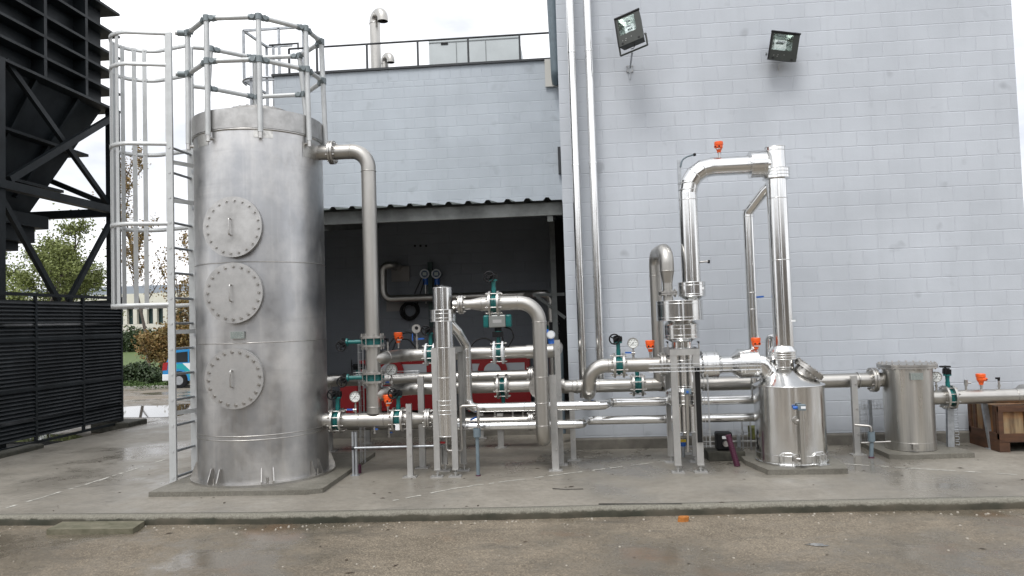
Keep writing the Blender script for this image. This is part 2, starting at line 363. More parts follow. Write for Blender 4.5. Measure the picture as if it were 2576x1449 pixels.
# ------------------------------------------------------------------ ground, slab, kerb
def gz_(y): return -.09 if y < 8 else (-.09 - .80 * min(1, (y - 8) / 15) if y < 60 else -.89)
m = MB(); ys = [-300, -60, -20, -8, -3, 0, 4, 8, 10, 12, 14, 17, 20, 23, 40, 59, 100, 300, 1500]; xs = [-1500, -200, -60, -30, -15, -8, 0, 8, 20, 60, 200, 1500]
vs_ = [(x, y, gz_(y)) for y in ys for x in xs]; nx = len(xs)
m.add(vs_, [(j * nx + i, j * nx + i + 1, (j + 1) * nx + i + 1, (j + 1) * nx + i) for j in range(len(ys) - 1) for i in range(nx - 1)])
m.build('ground', ROADM, kind='structure')
front = [(-14, -3.25), (-5.68, -3.24), (-3.07, -3.29), (-.61, -3.21), (1.64, -3.10), (4.06, -3.03), (8, -2.93), (14, -2.8)]
poly = [(x, y + .10, -.25) for x, y in front if x > -8.7]; poly = [(-8.75, -3.14, -.25)] + poly + [(14, 3.4, -.25), (-5.7, 3.4, -.25), (-5.75, 7.5, -.25), (-8.05, 7.5, -.25), (-8.21, 4.3, -.25), (-8.4, 2.2, -.25), (-8.56, .27, -.25)]
m = MB(); m.prism(poly, (0, 0, .25)); m.build('slab', SLABM, kind='structure')
# kerb edging with an uneven worn nose
def edge_y(x):
    for (x0, y0), (x1, y1) in zip(front, front[1:]):
        if x0 <= x <= x1: return y0 + (y1 - y0) * (x - x0) / (x1 - x0)
    return front[-1][1]
m = MB(); X = np.arange(-8.7, 9, .045); prof = [(.10, .0), (.10, .003), (.035, .003), (.012, -.006), (.0, -.022), (.002, -.06), (.006, -.25)]
vs_ = []
for x in X:
    j = random.gauss(0, .004) + .006 * math.sin(x * 3.1) + .004 * math.sin(x * 11)
    for i, (dy, z) in enumerate(prof): vs_.append((x, edge_y(x) + dy + (j + random.gauss(0, .0025) if 1 < i < 6 else 0), z + (random.gauss(0, .0025) if 2 < i < 5 else 0)))
k = len(prof); m.add(vs_, [(i * k + j, (i + 1) * k + j, (i + 1) * k + j + 1, i * k + j + 1) for i in range(len(X) - 1) for j in range(k - 1)], True)
m.build('kerb', KERBM, kind='structure')
# plinth along the buildings
PLM = mat('plinth_concrete', (.15, .14, .12), .8, 0, var=.4, vscale=5, bump=.4, bscale=30)
m = MB(); m.bb((-.02, -.12, -.05), (12, -.002, .14)); m.build('plinth', PLM, kind='structure', bevel=.015)
m = MB(); m.bb((-5.5, 1.25, -.05), (-.06, 3.49, .13)); m.build('canopy_floor', PLM, kind='structure', bevel=.01)
# filled crack lines on the slab
CRK = mat('joint_filler', (.55, .54, .49), .7, 0, var=.4, vscale=20)
def crack(pts, wd=.010, seed=1):
    rnd = random.Random(seed); P = [G(x, y, .004) for x, y in pts]; m = MB(); Q = []
    for a_, b_ in zip(P, P[1:]):
        n = max(2, int((b_ - a_).length / .06))
        for i in range(n): Q.append(a_.lerp(b_, i / n) + V((rnd.gauss(0, .006), rnd.gauss(0, .006), 0)))
    for a_, b_ in zip(Q, Q[1:]):
        if rnd.random() < .25: continue
        d = (b_ - a_).normalized(); nrm = V((-d.y, d.x, 0)) * (wd * rnd.uniform(.4, 1.0)); m.add([a_ - nrm, b_ - nrm, b_ + nrm, a_ + nrm], [(0, 1, 2, 3)])
    return m.build('slab_joint', CRK, kind='structure')
crack([(0, 1282), (120, 1247), (260, 1205), (425, 1152)], .022, 2); crack([(975, 1262), (1150, 1227), (1330, 1203), (1500, 1182), (1685, 1158)], .014, 3)
crack([(2110, 1166), (2250, 1175), (2420, 1185), (2576, 1195)], .016, 4); crack([(1420, 1147), (1600, 1155)], .008, 5); crack([(1250, 1128), (1480, 1134)], .007, 6)
# puddles
PUD = mat('puddle_water', (.05, .048, .043), .03, 0, spec=.9)
def puddle(c, rx, ry, seed, z, ang=0):
    rnd = random.Random(seed); ph = [rnd.uniform(0, 6) for _ in range(4)]; m = MB(); n = 48; pts = []
    for i in range(n):
        t = 2 * PI * i / n; q = 1 + .22 * math.sin(2 * t + ph[0]) + .14 * math.sin(3 * t + ph[1]) + .10 * math.sin(5 * t + ph[2]) + .07 * math.sin(9 * t + ph[3])
        x, y = rx * q * math.cos(t), ry * q * math.sin(t); pts.append((c[0] + x * math.cos(ang) - y * math.sin(ang), c[1] + x * math.sin(ang) + y * math.cos(ang), z))
    m.add(pts, [tuple(range(n))]); return m.build('puddle', PUD, kind='structure')
puddle((-10.3, 6.4), 2.4, 1.5, 3, -.086); puddle((-9.2, 9.3), 1.3, .3, 4, -.086); puddle((-11.4, 1.2), 2.0, 2.6, 8, -.086)
puddle(G(2055, 1370, -.086), .08, .035, 5, -.086)

# concrete pads
def pad(pts, z, name='concrete_pad', label=None, zb=-.002):
    m = MB(); m.prism([(p[0], p[1], zb) for p in pts], (0, 0, z - zb)); o = m.build(name, PADM, bevel=.012); tag(o, label, 'pad'); return o
pad([(-4.6, -2.5), (-2.86, -2.5), (-2.70, -2.42), (-2.70, -.3), (-4.6, -.3)], .05, label='low worn concrete pad under the tall tank')

# ------------------------------------------------------------------ buildings
COPE = mat('dark_coping', (.03, .033, .037), .5)
b1 = thing('block_building', 'tall pale blue-grey painted block building carrying two floodlights', 'building', (0, 0, 0))
RX = 6.0
m = MB(); m.add([(-.06, 0, .14), (RX, 0, .14), (RX, 0, 8.2), (-.06, 0, 8.2)], [(0, 1, 2, 3)]); m.build('wall', WALLR, b1)
WALLS = mat('side_wall_paint', (.34, .37, .41), .7)
m = MB(); m.add([(-.06, 0, -.1), (-.06, 14, -.1), (-.06, 14, 8.2), (-.06, 0, 8.2)], [(3, 2, 1, 0)]); m.add([(RX, 0, -.1), (RX, 14, -.1), (RX, 14, 8.2), (RX, 0, 8.2)], [(0, 1, 2, 3)])
m.add([(-.06, 14, -.1), (RX, 14, -.1), (RX, 14, 8.2), (-.06, 14, 8.2)], [(3, 2, 1, 0)]); m.build('wall', WALLS, b1)
m = MB(); m.bb((-.1, -.04, 8.2), (RX + .04, 14, 8.26)); m.build('roof', COPE, b1)
b2 = thing('block_building', 'lower blue-grey block building with dark coping and open canopy bay', 'building', (-2.8, 3.5, 0))
m = MB(); m.add([(-5.56, 3.5, 3.75), (-.06, 3.5, 3.75), (-.06, 3.5, 6.28), (-5.56, 3.5, 6.28)], [(0, 1, 2, 3)]); m.build('wall', WALLL, b2)
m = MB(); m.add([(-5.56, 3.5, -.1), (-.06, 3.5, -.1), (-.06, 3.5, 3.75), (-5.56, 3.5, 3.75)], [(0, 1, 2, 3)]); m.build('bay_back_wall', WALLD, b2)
m = MB(); m.bb((-5.56, .3, -.1), (-5.46, 3.49, 3.5)); m.build('added_bay_side_wall', WALLS, b2)  # added unseen wall, keeps light out of the bay from the left
m = MB(); m.add([(-5.56, 3.5, 6.281), (-.06, 3.5, 6.281), (-.06, 3.5, 6.62), (-5.56, 3.5, 6.62)], [(0, 1, 2, 3)]); m.build('wall_course', WALLT, b2)
m = MB(); m.add([(-5.56, 3.5, -.1), (-5.56, 14, -.1), (-5.56, 14, 6.62), (-5.56, 3.5, 6.62)], [(3, 2, 1, 0)]); m.add([(-5.56, 14, -.1), (-.06, 14, -.1), (-.06, 14, 6.62), (-5.56, 14, 6.62)], [(3, 2, 1, 0)]); m.build('wall', WALLS, b2)
m = MB(); m.bb((-5.6, 3.46, 6.62), (-.07, 3.6, 6.66)); m.build('coping', COPE, b2)
m = MB(); m.bb((-5.5, 3.6, 6.5), (-.07, 13.9, 6.55)); m.build('roof', COPE, b2)
m = MB(); m.bb(A(1372, 218, 3.44), A(1401, 149, 3.48)); tag(m.build('wall_panel', mat('cream_panel', (.55, .54, .50), .6)), 'small cream panel on the wall top beside the slanted gutter pipe', 'panel')
m = MB(); m.bb(A(1405, 437, 3.40), A(1410, 371, 3.47)); tag(m.build('louvre_strip', COPE), 'narrow dark upright strip where the two painted walls meet', 'strip')
# handrail on the roof edge
def pipe_run(name, m_, pts, r, fil=0, parent=None, n=12, seg=None, caps=(1, 1)):
    return MB().tube(pts, r, fil, n=n, seg=seg, caps=caps).build(name, m_, parent)
hr = thing('roof_handrail', 'thin dark handrail along the lower building roof edge', 'handrail', A(1051, 160, 3.56))
zt = A(1051, 103, 3.56).z
m = MB(); p0 = A(727, 118, 3.56); p1 = A(1385, 85, 3.56); m.tube([(p0.x, 3.56, zt), (p1.x, 3.56, zt)], .02, n=8); m.build('rail', COPE, hr)
for x in (727, 797, 923, 1051, 1178, 1308):
    p = A(x, 130, 3.56); m = MB(); m.beam((p.x, 3.56, 6.66), (p.x, 3.56, zt), .035, .035); m.build('post', COPE, hr)
m = MB(); q0 = A(727, 107, 4.6); q1 = A(795, 105, 4.6); m.tube([(q0.x, 3.56, zt + .1), (q1.x, 3.56, zt + .1), (q1.x, 3.56, zt - .02)], .018, n=8); m.build('rail', COPE, hr)
# plant on the roof
hv = thing('roof_chiller', 'big pale grey ventilation unit with two round fans on the roof', 'chiller', A(1190, 155, 6.3))
HV = mat('chiller_panel', (.48, .515, .52), .5, 0, var=.08, vscale=2)
pl, pr_ = A(1078, 100, 6.2), A(1305, 90, 6.2); zt2 = A(1190, 92, 6.2).z
m = MB(); m.bb((pl.x, 6.2, 6.56), (pr_.x, 7.6, zt2)); m.build('casing', HV, hv, bevel=.02)
m = MB()
for x in (1148, 1222): p = A(x, 120, 6.2); m.bb((p.x - .008, 6.192, 6.6), (p.x + .008, 6.1995, zt2 - .08))
m.bb((pl.x, 6.19, zt2 - .10), (pr_.x, 6.1995, zt2 - .08)); m.build('panel_seam', mat('seam_grey', (.2, .22, .22), .6), hv)
m = MB(); p = A(1118, 110, 6.19); m.bb((p.x - .08, 6.185, p.z - .02), (p.x + .08, 6.199, p.z + .03)); m.build('grille', BLACK, hv)
for x in (1192, 1263):
    p = A(x, 85, 6.8); m = MB(); m.torus((p.x, 6.9, zt2 + .07), (0, 0, 1), .36, .02, 24, 6); m.torus((p.x, 6.9, zt2 + .05), (0, 0, 1), .2, .012, 20, 6); m.cyl((p.x, 6.9, zt2), (p.x, 6.9, zt2 + .08), .12)
    for k in range(8): t = k * PI / 4; m.tube([(p.x, 6.9, zt2 + .10), (p.x + .36 * math.cos(t), 6.9 + .36 * math.sin(t), zt2 + .07)], .008, n=5)
    for k in range(4): t = k * PI / 2 + .7; m.cyl((p.x + .36 * math.cos(t), 6.9 + .36 * math.sin(t), zt2 - .01), (p.x + .36 * math.cos(t), 6.9 + .36 * math.sin(t), zt2 + .07), .012, n=6)
    m.build('fan', BLACK, hv)
m = MB(); p = A(1150, 95, 6.6); m.tube([(p.x - .1, 6.7, zt2), (p.x - .05, 6.7, zt2 + .12), (p.x + .3, 6.7, zt2 + .09), (p.x + 1.2, 6.7, zt2 + .1), (p.x + 1.3, 6.7, zt2)], .014, .1, n=6); m.build('cable', RUBBER, hv)
for (x, vt, r_, dx, lab, Y) in ((942, 40, 13.0, 22, 'tall steel vent pipe with a bent top on the roof', 6.0), (967, 146, 9.5, 20, 'short bent steel vent pipe beside the tall roof vent', 5.6)):
    top = A(x, vt, Y); rr = RW(r_, top); e = .30 if vt < 100 else .22
    v = thing('vent_pipe', lab, 'vent pipe', (top.x, Y, 6.55))
    MB().tube([(top.x + .02, Y, 6.5), (top.x, Y, top.z - .0), (top.x + e * .8, Y - e * .7, top.z - .0), (top.x + e * .8, Y - e * .7, top.z - e * .75)], rr, rr * 1.5, n=24, caps=(1, 0)).build('pipe_run', STEEL, v)
    MB().torus((top.x, Y, top.z - rr * 1.6), (0, 0, 1), rr, .008, 24, 6).build('weld_ring', BOLT, v)
# galvanised access cage at the far roof corner
rc = thing('roof_access_cage', 'thin galvanised ladder cage at the far left roof corner', 'ladder cage', A(660, 200, 4.2))
Zc = A(613, 83, 4.4).z; Yn = 4.0; Yb = 4.9
X0, X1, X2 = A(613, 120, Yn).x, A(668, 120, Yn).x, A(765, 80, Yn).x; zb_ = A(613, 204, Yn).z
for nm, segs in (('rail', [((X0, Yn, Zc - .12), (X2, Yn, Zc - .12)), ((X0, Yn, zb_), (A(706, 200, Yn).x, Yn, zb_)), ((X0, Yn, Zc - .12), (X0 + .1, Yb, Zc - .12)), ((X0 + .1, Yb, Zc - .12), (A(735, 108, Yb).x, Yb, Zc - .12)), ((X0, Yn, zb_), (X0 + .1, Yb, zb_))]),
                 ('post', [((X0, Yn, Zc - .12), (X0, Yn, zb_)), ((A(702, 120, Yn).x, Yn, Zc - .12), (A(702, 120, Yn).x, Yn, zb_)), ((X0 + .1, Yb, Zc - .12), (X0 + .1, Yb, 4.2)), ((A(688, 150, Yb).x, Yb, Zc - .12), (A(688, 150, Yb).x, Yb, 4.0)), ((A(763, 120, Yn).x, Yn, Zc - .12), (A(763, 120, Yn).x, Yn, 6.6))])):
    for p0, p1 in segs: MB().beam(p0, p1, .045, .045, (0, 1, 0)).build(nm, GALV, rc)
for z in (zb_ - .05, zb_ - .75): 
    cx = A(665, 200, Yn).x; MB().tube([(cx - .42, Yn + .1, z), (cx - .40, Yn - .3, z), (cx + .40, Yn - .3, z), (cx + .42, Yn + .1, z)], .02, .3, n=6).build('hoop', GALV, rc)
for x in (632, 655, 672): p = A(x, 230, Yn - .25); MB().beam((p.x, p.y, zb_ + .0), (p.x, p.y, 3.9), .05, .012, (0, 1, 0)).build('cage_bar', GALV, rc)
# gutter pipe at the corner
MB().tube([A(1387, -60, 3.2), A(1398, 190, 3.2), A(1399, 206, 3.44)], [.11, .085, .08], .12, n=20).build('gutter_pipe', PVC)
tag(bpy.data.objects['gutter_pipe'], 'grey-blue gutter downpipe in the corner between the two buildings', 'downpipe')
# tall bright pipes clipped to the wall
for k, (xt, xb, vb, lab) in enumerate(((1434, 1468, 1000, 'left one of two tall bright pipes running up the wall corner'), (1480, 1508, 953, 'right one of two tall bright pipes running up the wall corner'))):
    p1 = A(xb, vb, -.17); p0 = A(xt - 6, -150, -.17); X_ = (A(xt, 0, -.17).x + p1.x) / 2
    t = thing('wall_pipe', lab, 'pipe', (X_, -.17, p1.z), 'two tall bright pipes on the wall')
    r_ = RW(10.3, p1); bt = V((X_, -.17, p1.z)); MB().cyl(bt, (X_, -.17, 8.5), r_, n=28).build('pipe_run', CLAD, t)
    for v in ((131, 416, 698, 882) if k == 0 else (127, 410, 696, 880)):
        z = A((xt + xb) / 2, v, -.17).z; MB().cyl((X_, -.17, z - .012), (X_, -.17, z + .012), r_ + .006, n=28).build('joint_ring', CLAD, t)
        MB().bb((X_ - .015, -.1, z - .012), (X_ + .015, -.0, z + .012)).build('bracket', GALV, t)

# ------------------------------------------------------------------ canopy
SHT = mat('canopy_sheet', (.10, .115, .105), .6, .2, var=.3, vscale=3)
CBM = mat('canopy_beam', (.16, .17, .165), .6, .2, var=.45, vscale=2.5, rvar=.1)
can = thing('canopy', 'dark ribbed sheet canopy spanning between tank and tall wall', 'canopy', (-2.4, 1.9, 3.4))
YF = .32; pL = A(820, 532, YF); pR = A(1409, 500, YF); ZF = (pL.z + pR.z) / 2; XL = -5.5; XR = -.07
pitch = RW(49.0, A(1100, 515, YF)); x0 = A(1083, 512, YF).x; m = MB(); prof = []; x = x0 - 40 * pitch
while x < XR + pitch:
    for dx, dz in ((-.055, 0), (-.022, .042), (.022, .042), (.055, 0)): prof.append((x + dx, dz))
    x += pitch
prof = [(px, pz) for px, pz in prof if XL <= px <= XR]; prof = [(XL, 0)] + prof + [(XR, 0)]
ZB = ZF + .42
vs_ = []
for px, pz in prof: vs_ += [(px, YF - .12, ZF + pz - .015), (px, 3.49, ZB + pz - .01)]
m.add(vs_, [(2 * i, 2 * i + 2, 2 * i + 3, 2 * i + 1) for i in range(len(prof) - 1)]); vs2 = [(a_, b_, c_ - .003) for a_, b_, c_ in vs_]
m.add(vs2, [(2 * i + 1, 2 * i + 3, 2 * i + 2, 2 * i) for i in range(len(prof) - 1)]); m.build('roof_sheet', SHT, can)
def cbeam(y, dz, h): 
    zz = ZF + (ZB - ZF) * (y - YF) / (3.49 - YF); m = MB(); m.bb((XL, y - .003, zz - h + dz), (XR, y + .003, zz + dz - .02)); m.bb((XL, y, zz - h + dz - .004), (XR, y + .07, zz - h + dz + .002)); m.bb((XL, y, zz + dz - .03), (XR, y + .07, zz + dz - .024)); m.build('purlin', CBM, can)
cbeam(YF, -.01, .20); cbeam(YF + 1.0, -.01, .17); cbeam(YF + 2.2, -.01, .17)
for xx in (1385, 1600): pass
p = A(1398, 600, .62)
for (x_, nm) in ((A(1385, 560, .5).x, 'rafter'), (-3.6, 'rafter'), (-5.4, 'rafter')): MB().beam((x_, YF + .02, ZF - .24), (x_, 3.48, ZB - .24), .08, .12).build(nm, CBM, can)
pp = A(1398, 850, 1.75); MB().channel((pp.x, 1.72, .0), (pp.x, 1.72, ZF - .1), .085, .06).build('post', CBM, can)
MB().beam(A(1350, 745, 1.76), A(1422, 800, 1.76), .05, .03, (0, 1, 0)).build('brace', CBM, can)
MB().beam(A(1340, 742, 1.76), A(1420, 740, 1.76), .05, .03, (0, 1, 0)).build('brace', CBM, can)
dk = MB().bb((-.34, 3.40, .13), (-.07, 3.47, 3.6)); tag(dk.build('bay_shade_panel', BLACK), 'tall black panel for the deep shade at the right end of the canopy bay', 'dark_panel')  # black panel paints in the shade at the bay's right end

# ------------------------------------------------------------------ tank
TX, TY, TR = -3.705, -1.55, .742
tank = thing('storage_tank', 'tall stainless steel tank with three bolted manhole covers', 'tank', (TX, TY, .05))
ZB_, ZT_ = A(650, 318, TY - TR).z, A(648, 268, TY - TR).z
z1, z2, z3 = [A(655, v, TY - TR).z for v in (1108, 862, 657)]
prof = [(TR, .06)]
m = MB(); m.lathe((TX, TY, 0), (0, 0, 1), [(TR, .06), (TR, ZB_)], 96); m.build('shell', TANK, tank)
for z in (z1, z1 + .045, z2, z3): MB().torus((TX, TY, z), (0, 0, 1), TR, .006, 96, 6).build('weld_seam', FLG, tank)
m = MB(); m.lathe((TX, TY, 0), (0, 0, 1), [(TR - .02, ZB_ - .0), (TR + .014, ZB_), (TR + .014, ZT_)], 96); m.lathe((TX, TY, 0), (0, 0, 1), [(TR + .014, ZT_), (.001, ZT_ + .02)], 96)
m.build('top_band', COVER, tank)
m = MB(); m.torus((TX, TY, ZB_ - .012), (0, 0, 1), TR + .004, .012, 96, 6); m.build('band_seam', BOLT, tank)
zt = A(648, 259, TY).z + .02
m = MB(); m.cyl((TX, TY, ZT_), (TX, TY, ZT_ + .10), .28, n=48); m.cyl((TX, TY, ZT_ + .10), (TX, TY, ZT_ + .145), .36, n=64); m.build('top_flange', FLG, tank)
for k in range(20): t = 2 * PI * k / 20; MB().hexb((TX + .32 * math.cos(t), TY + .32 * math.sin(t), ZT_ + .145), (0, 0, 1), .014, .02).build('bolt', BOLT, tank)
m = MB(); m.cyl((TX, TY, .05), (TX, TY, .075), TR + .078, n=96); m.build('base_flange', FLG, tank)
for k in range(8):
    for s_ in (-1, 1):
        t = R_(-65 + 45 * k + s_ * 4.6); e = V((math.cos(t), math.sin(t), 0)); tg = V((-e.y, e.x, 0)); o = V((TX, TY, 0)); q = tg * .006
        pts = [o + e * TR + V((0, 0, .075)), o + e * (TR + .072) + V((0, 0, .075)), o + e * (TR + .072) + V((0, 0, .10)), o + e * (TR + .02) + V((0, 0, .24)), o + e * TR + V((0, 0, .24))]
        MB().prism([p - q for p in pts], q * 2).build('gusset', FLG, tank)
    t = R_(-65 + 45 * k); e = V((math.cos(t), math.sin(t), 0)); MB().cyl(V((TX, TY, .075)) + e * (TR + .04), V((TX, TY, .14)) + e * (TR + .04), .012, n=8).build('anchor_bolt', BOLT, tank)
boltm = MB().hexb((0, 0, 0), (0, -1, 0), .021, .022).cyl((0, -.022, 0), (0, -.034, 0), .012, n=8)
_b = boltm.build('bolt', BOLT, tank); boltmesh = _b.data; bpy.data.objects.remove(_b)
def bolt_at(parent, p, mesh=None, rot=None, s_=1.0, name='bolt'):
    o = bpy.data.objects.new(name, mesh or boltmesh); col.objects.link(o); o.parent = parent; o.location = V(p) - WP[parent.name]; o.scale = (s_,) * 3
    if rot: o.rotation_euler = rot
    WP[o.name] = V(p); return o
for (x, v, s0) in ((587, 571, 1), (589, 737, 2), (591, 952, 3)):
    p = A(x, v, TY - TR - .06); yc = p.y; cR = RW(76.5, p)
    yb = TY - math.sqrt(max(.01, TR ** 2 - (p.x - TX) ** 2))
    m = MB(); m.cyl((p.x, yc + .002, p.z), (p.x, yc - .026, p.z), cR, n=72); cv = m.build('manhole_cover', COVER, tank)
    m = MB(); m.lathe((p.x, yc + .003, p.z), (0, 1, 0), [(cR * .86, 0), (cR * .86, .5)], 64); m.build('manhole_neck', STEEL, tank)
    m = MB(); m.lathe((p.x, yc + .002, p.z), (0, 1, 0), [(cR * .86, .03), (cR * .985, .03), (cR * .985, .004)], 64); m.build('manhole_flange', FLG, tank)
    MB().tube([(p.x - .02, yc - .026, p.z + .09), (p.x - .02, yc - .07, p.z + .09), (p.x - .02, yc - .07, p.z - .09), (p.x - .02, yc - .026, p.z - .09)], .009, .02, n=8).build('handle', BOLT, cv)
    for k in range(20):
        t = 2 * PI * (k + .5 + s0 * .23 + random.gauss(0, .012)) / 20; bolt_at(cv, (p.x + cR * .87 * math.cos(t), yc - .026, p.z + cR * .87 * math.sin(t)))
PLATE = mat('name_plate', (.36, .39, .37), .4, .5); INK = mat('plate_ink', (.10, .15, .14), .6)
def name_plate(parent, c, wd, ht, rows=6, nx=(1, 0, 0), depth=.04):
    c = V(c); m = MB(); m.box(c, (wd, depth, ht)); o = m.build('name_plate', PLATE, parent)
    m = MB(); rnd = random.Random(int(abs(c.x) * 100))
    for r_ in range(rows):
        z = c.z + ht * (.38 - .76 * r_ / (rows - 1)); x = c.x - wd * .42
        while x < c.x + wd * .38:
            l = rnd.uniform(.05, .22) * wd; m.box((min(x + l / 2, c.x + wd * .4), c.y - depth / 2 - .0015, z), (l, .001, ht * .05)); x += l + wd * rnd.uniform(.03, .12)
    m.build('plate_lettering', INK, o)
p = A(598, 843, TY - TR - .02); name_plate(tank, (p.x, p.y, p.z), RW(35, p), RW(18, p))
# patches where the rail sockets are welded
PATCH = mat('ground_patch', (.62, .61, .58), .42, 1.0, var=.35, vscale=14, rvar=.12)
def shell_patch(t, z, wa, h, name='patch', m_=PATCH):
    m = MB(); R0 = TR + .004; n = 6; vs_ = [(TX + R0 * math.cos(t + wa * (i / n - .5)), TY + R0 * math.sin(t + wa * (i / n - .5)), zz) for i in range(n + 1) for zz in (z - h / 2, z + h / 2)]
    m.add(vs_, [(2 * i, 2 * i + 2, 2 * i + 3, 2 * i + 1) for i in range(n)], True); return m.build(name, m_, tank)
for x, v, wp in ((535, 350, 22), (660, 345, 44), (780, 360, 30)):
    p = A(x, v, TY - .6); tt = {535: R_(-122), 660: R_(-63.5), 780: R_(-19)}[x]; shell_patch(tt, p.z + (.06 if x == 660 else .0), .28, .17)
# outlet nozzles (welded to the shell)
NZ = A(800, 384, TY); nzr = RW(18.2, NZ)
m = MB(); m.cyl((TX + .55, TY, NZ.z), A(826, 384, TY), nzr, n=32); m.build('nozzle', STEEL, tank)
N2 = A(826, 1057, TY); n2r = RW(18.3, N2)
m = MB(); m.cyl((TX + .55, TY, A(838, 1057, TY).z), A(838, 1057, TY), n2r, n=32); m.build('nozzle', STEEL, tank)

# guard rail round the tank top (tube and clamp)
gr = thing('tank_guardrail', 'eight-sided tube guardrail with clamp joints round the tank top', 'guardrail', (TX, TY, 4.0))
ZR = 5.3; J = [(472, 80), (519, 42), (650, 38), (768, 68), (808, 102), (753, 137), (641, 142), (530, 119)]
TOP = [G(x, y, ZR) for x, y in J]; ZM = A(655, 150, TOP[2].y).z; ZM2 = ZM
RT = .030
foot = {0: 362, 1: 340, 2: 333, 3: 355, 4: 374}
for i, p in enumerate(TOP):
    e = (V((p.x, p.y, 0)) - V((TX, TY, 0))); e.normalize(); zf = A(J[i][0] + 8, foot[i], p.y).z if i in foot else ZT_ - .35
    zf = max(min(zf, ZT_ - .2), 3.7)
    q = V((TX, TY, 0)) + e * (TR + .05)
    mm = MB(); mm.tube([(q.x * .5 + p.x * .5, q.y * .5 + p.y * .5, zf) if 0 else (q.x, q.y, zf), (p.x if (V((p.x,p.y,0))-V((TX,TY,0))).length > TR else p.x, p.y, ZR)], RT, n=16); mm.build('post', ALU, gr)
    MB().cyl((q.x, q.y, zf - .07), (q.x, q.y, zf + .01), RT * .8, n=14).build('socket', BOLT, gr)
    MB().cyl((q.x - e.x * .07, q.y - e.y * .07, zf - .03), (q.x, q.y, zf - .03), RT * .6, n=10).build('socket_arm', BOLT, gr)
L1 = A(437, 83, -1.96); L2 = A(482, 121, -1.5)
def rpt(i, z):
    p = TOP[i]; e = (V((p.x, p.y, 0)) - V((TX, TY, 0))).normalized(); q = V((TX, TY, 0)) + e * (TR + .05); f = (z - 4.0) / (ZR - 4.0); return V((q.x + (p.x - q.x) * f, q.y + (p.y - q.y) * f, z))
for z in (ZR - .02, ZM):
    for i in range(7):
        a_, b_ = rpt(i, z), rpt(i + 1, z); d = (b_ - a_).normalized(); MB().tube([a_ + d * .05, b_ - d * .05], RT * .92, n=14).build('rail', ALU, gr)
    for i in range(8):
        a_ = rpt(i, z); MB().cyl(a_ - V((0, 0, .035)), a_ + V((0, 0, .035)), RT * 1.3, n=16).build('clamp', CLAMP, gr)
        for jn in (i - 1, i + 1):
            if 0 <= jn <= 7:
                b_ = rpt(jn, z); d = (b_ - a_).normalized(); sidev = d.cross(V((0, 0, 1))).normalized()
                MB().cyl(a_ + d * .035, a_ + d * .11, RT * 1.12, n=12).cyl(a_ + d * .065 - sidev * .034, a_ + d * .065 + sidev * .034, .028, n=12).build('clamp', CLAMP, gr)
    a_ = rpt(0, z); t_ = V((L1.x + .02, L1.y, z)); MB().tube([a_, t_], RT * .92, n=12).build('rail', ALU, gr)
    d = (t_ - a_).normalized(); MB().cyl(a_ + d * .03, a_ + d * .11, RT * 1.15, n=12).build('clamp', CLAMP, gr)
    a_ = rpt(7, z); t_ = V((L2.x + .02, L2.y, z)); MB().tube([a_, t_], RT * .92, n=12).build('rail', ALU, gr)

# ladder with cage
lad = thing('caged_ladder', 'grey aluminium ladder with a hooped safety cage beside the tank', 'ladder', (-4.62, -1.73, 0))
F1 = G(439, 1218, 0.0); X1_, Y1_ = F1.x - .045, F1.y; T1 = A(427.5, 81, Y1_); X1_ = (X1_ + T1.x) / 2
F2 = A(488, 1100, -1.48); T2 = A(476, 118, -1.48); X2_, Y2_ = (F2.x + T2.x) / 2 , -1.48
ztop1 = T1.z; ztop2 = A(476, 118, -1.48).z
MB().channel((X1_, Y1_, 0), (X1_, Y1_, ztop1), .082, .03, .006).build('stile', ALU, lad)
MB().channel((X2_, Y2_, .02), (X2_, Y2_, ztop2), .082, .03, .006).build('stile', ALU, lad)
zr0 = A(447, 1201, Y1_).z
for k in range(14):
    z = zr0 + k * .2975
    if z > 4.2: break
    MB().tube([(X1_ + .02, Y1_, z), (X2_ - .0, Y2_, z)], .0155, n=10).build('rung', GALV, lad)
    MB().cyl((X1_ - .0, Y1_ - .003, z), (X1_, Y1_ - .009, z), .017, n=12).build('rung_cap', ALU, lad)
hoopz = [A(432, v, Y1_).z for v in (83, 162, 361, 562, 766)]
cx, cyy = (X1_ + X2_) / 2, (Y1_ + Y2_) / 2; Rw = .36; HXL = A(290, 766, cyy).x
def hoop_pt(t):  # t in 0..1 from near stile to far stile
    ex = cx - HXL - Rw
    if t < .12: f = t / .12; return V((X1_ - .03 - ex * f * .9, Y1_ - (Rw - (cyy - Y1_)) * math.sin(f * PI / 2) * .0 - .12 * f, 0))
    if t > .88: f = (1 - t) / .12; return V((X2_ - .03 - ex * f * .9, Y2_ + .12 * f, 0))
    f = (t - .12) / .76; ang = PI * f
    a_, b_ = hoop_pt(.1199), hoop_pt(.8801); c_ = (a_ + b_) / 2; return V((c_.x - (c_.x - HXL) * math.sin(ang), c_.y - (b_.y - a_.y) / 2 * math.cos(ang) * (1 + .0 * math.sin(ang)), 0))
def strap(zc, pts, h, th):
    m = MB(); n = len(pts); vs_ = []
    for i, p in enumerate(pts):
        t = (pts[min(i + 1, n - 1)] - pts[max(i - 1, 0)]).normalized(); nn = V((-t.y, t.x, 0)) * (th / 2)
        for q, zz in ((nn, -h / 2), (nn, h / 2), (-nn, h / 2), (-nn, -h / 2)): vs_.append((p.x + q.x, p.y + q.y, zc + zz))
    m.add(vs_, [(i * 4 + j, i * 4 + (j + 1) % 4, (i + 1) * 4 + (j + 1) % 4, (i + 1) * 4 + j) for i in range(n - 1) for j in range(4)], True); m.add(vs_[:4], [(3, 2, 1, 0)]); m.add(vs_[-4:], [(0, 1, 2, 3)]); return m
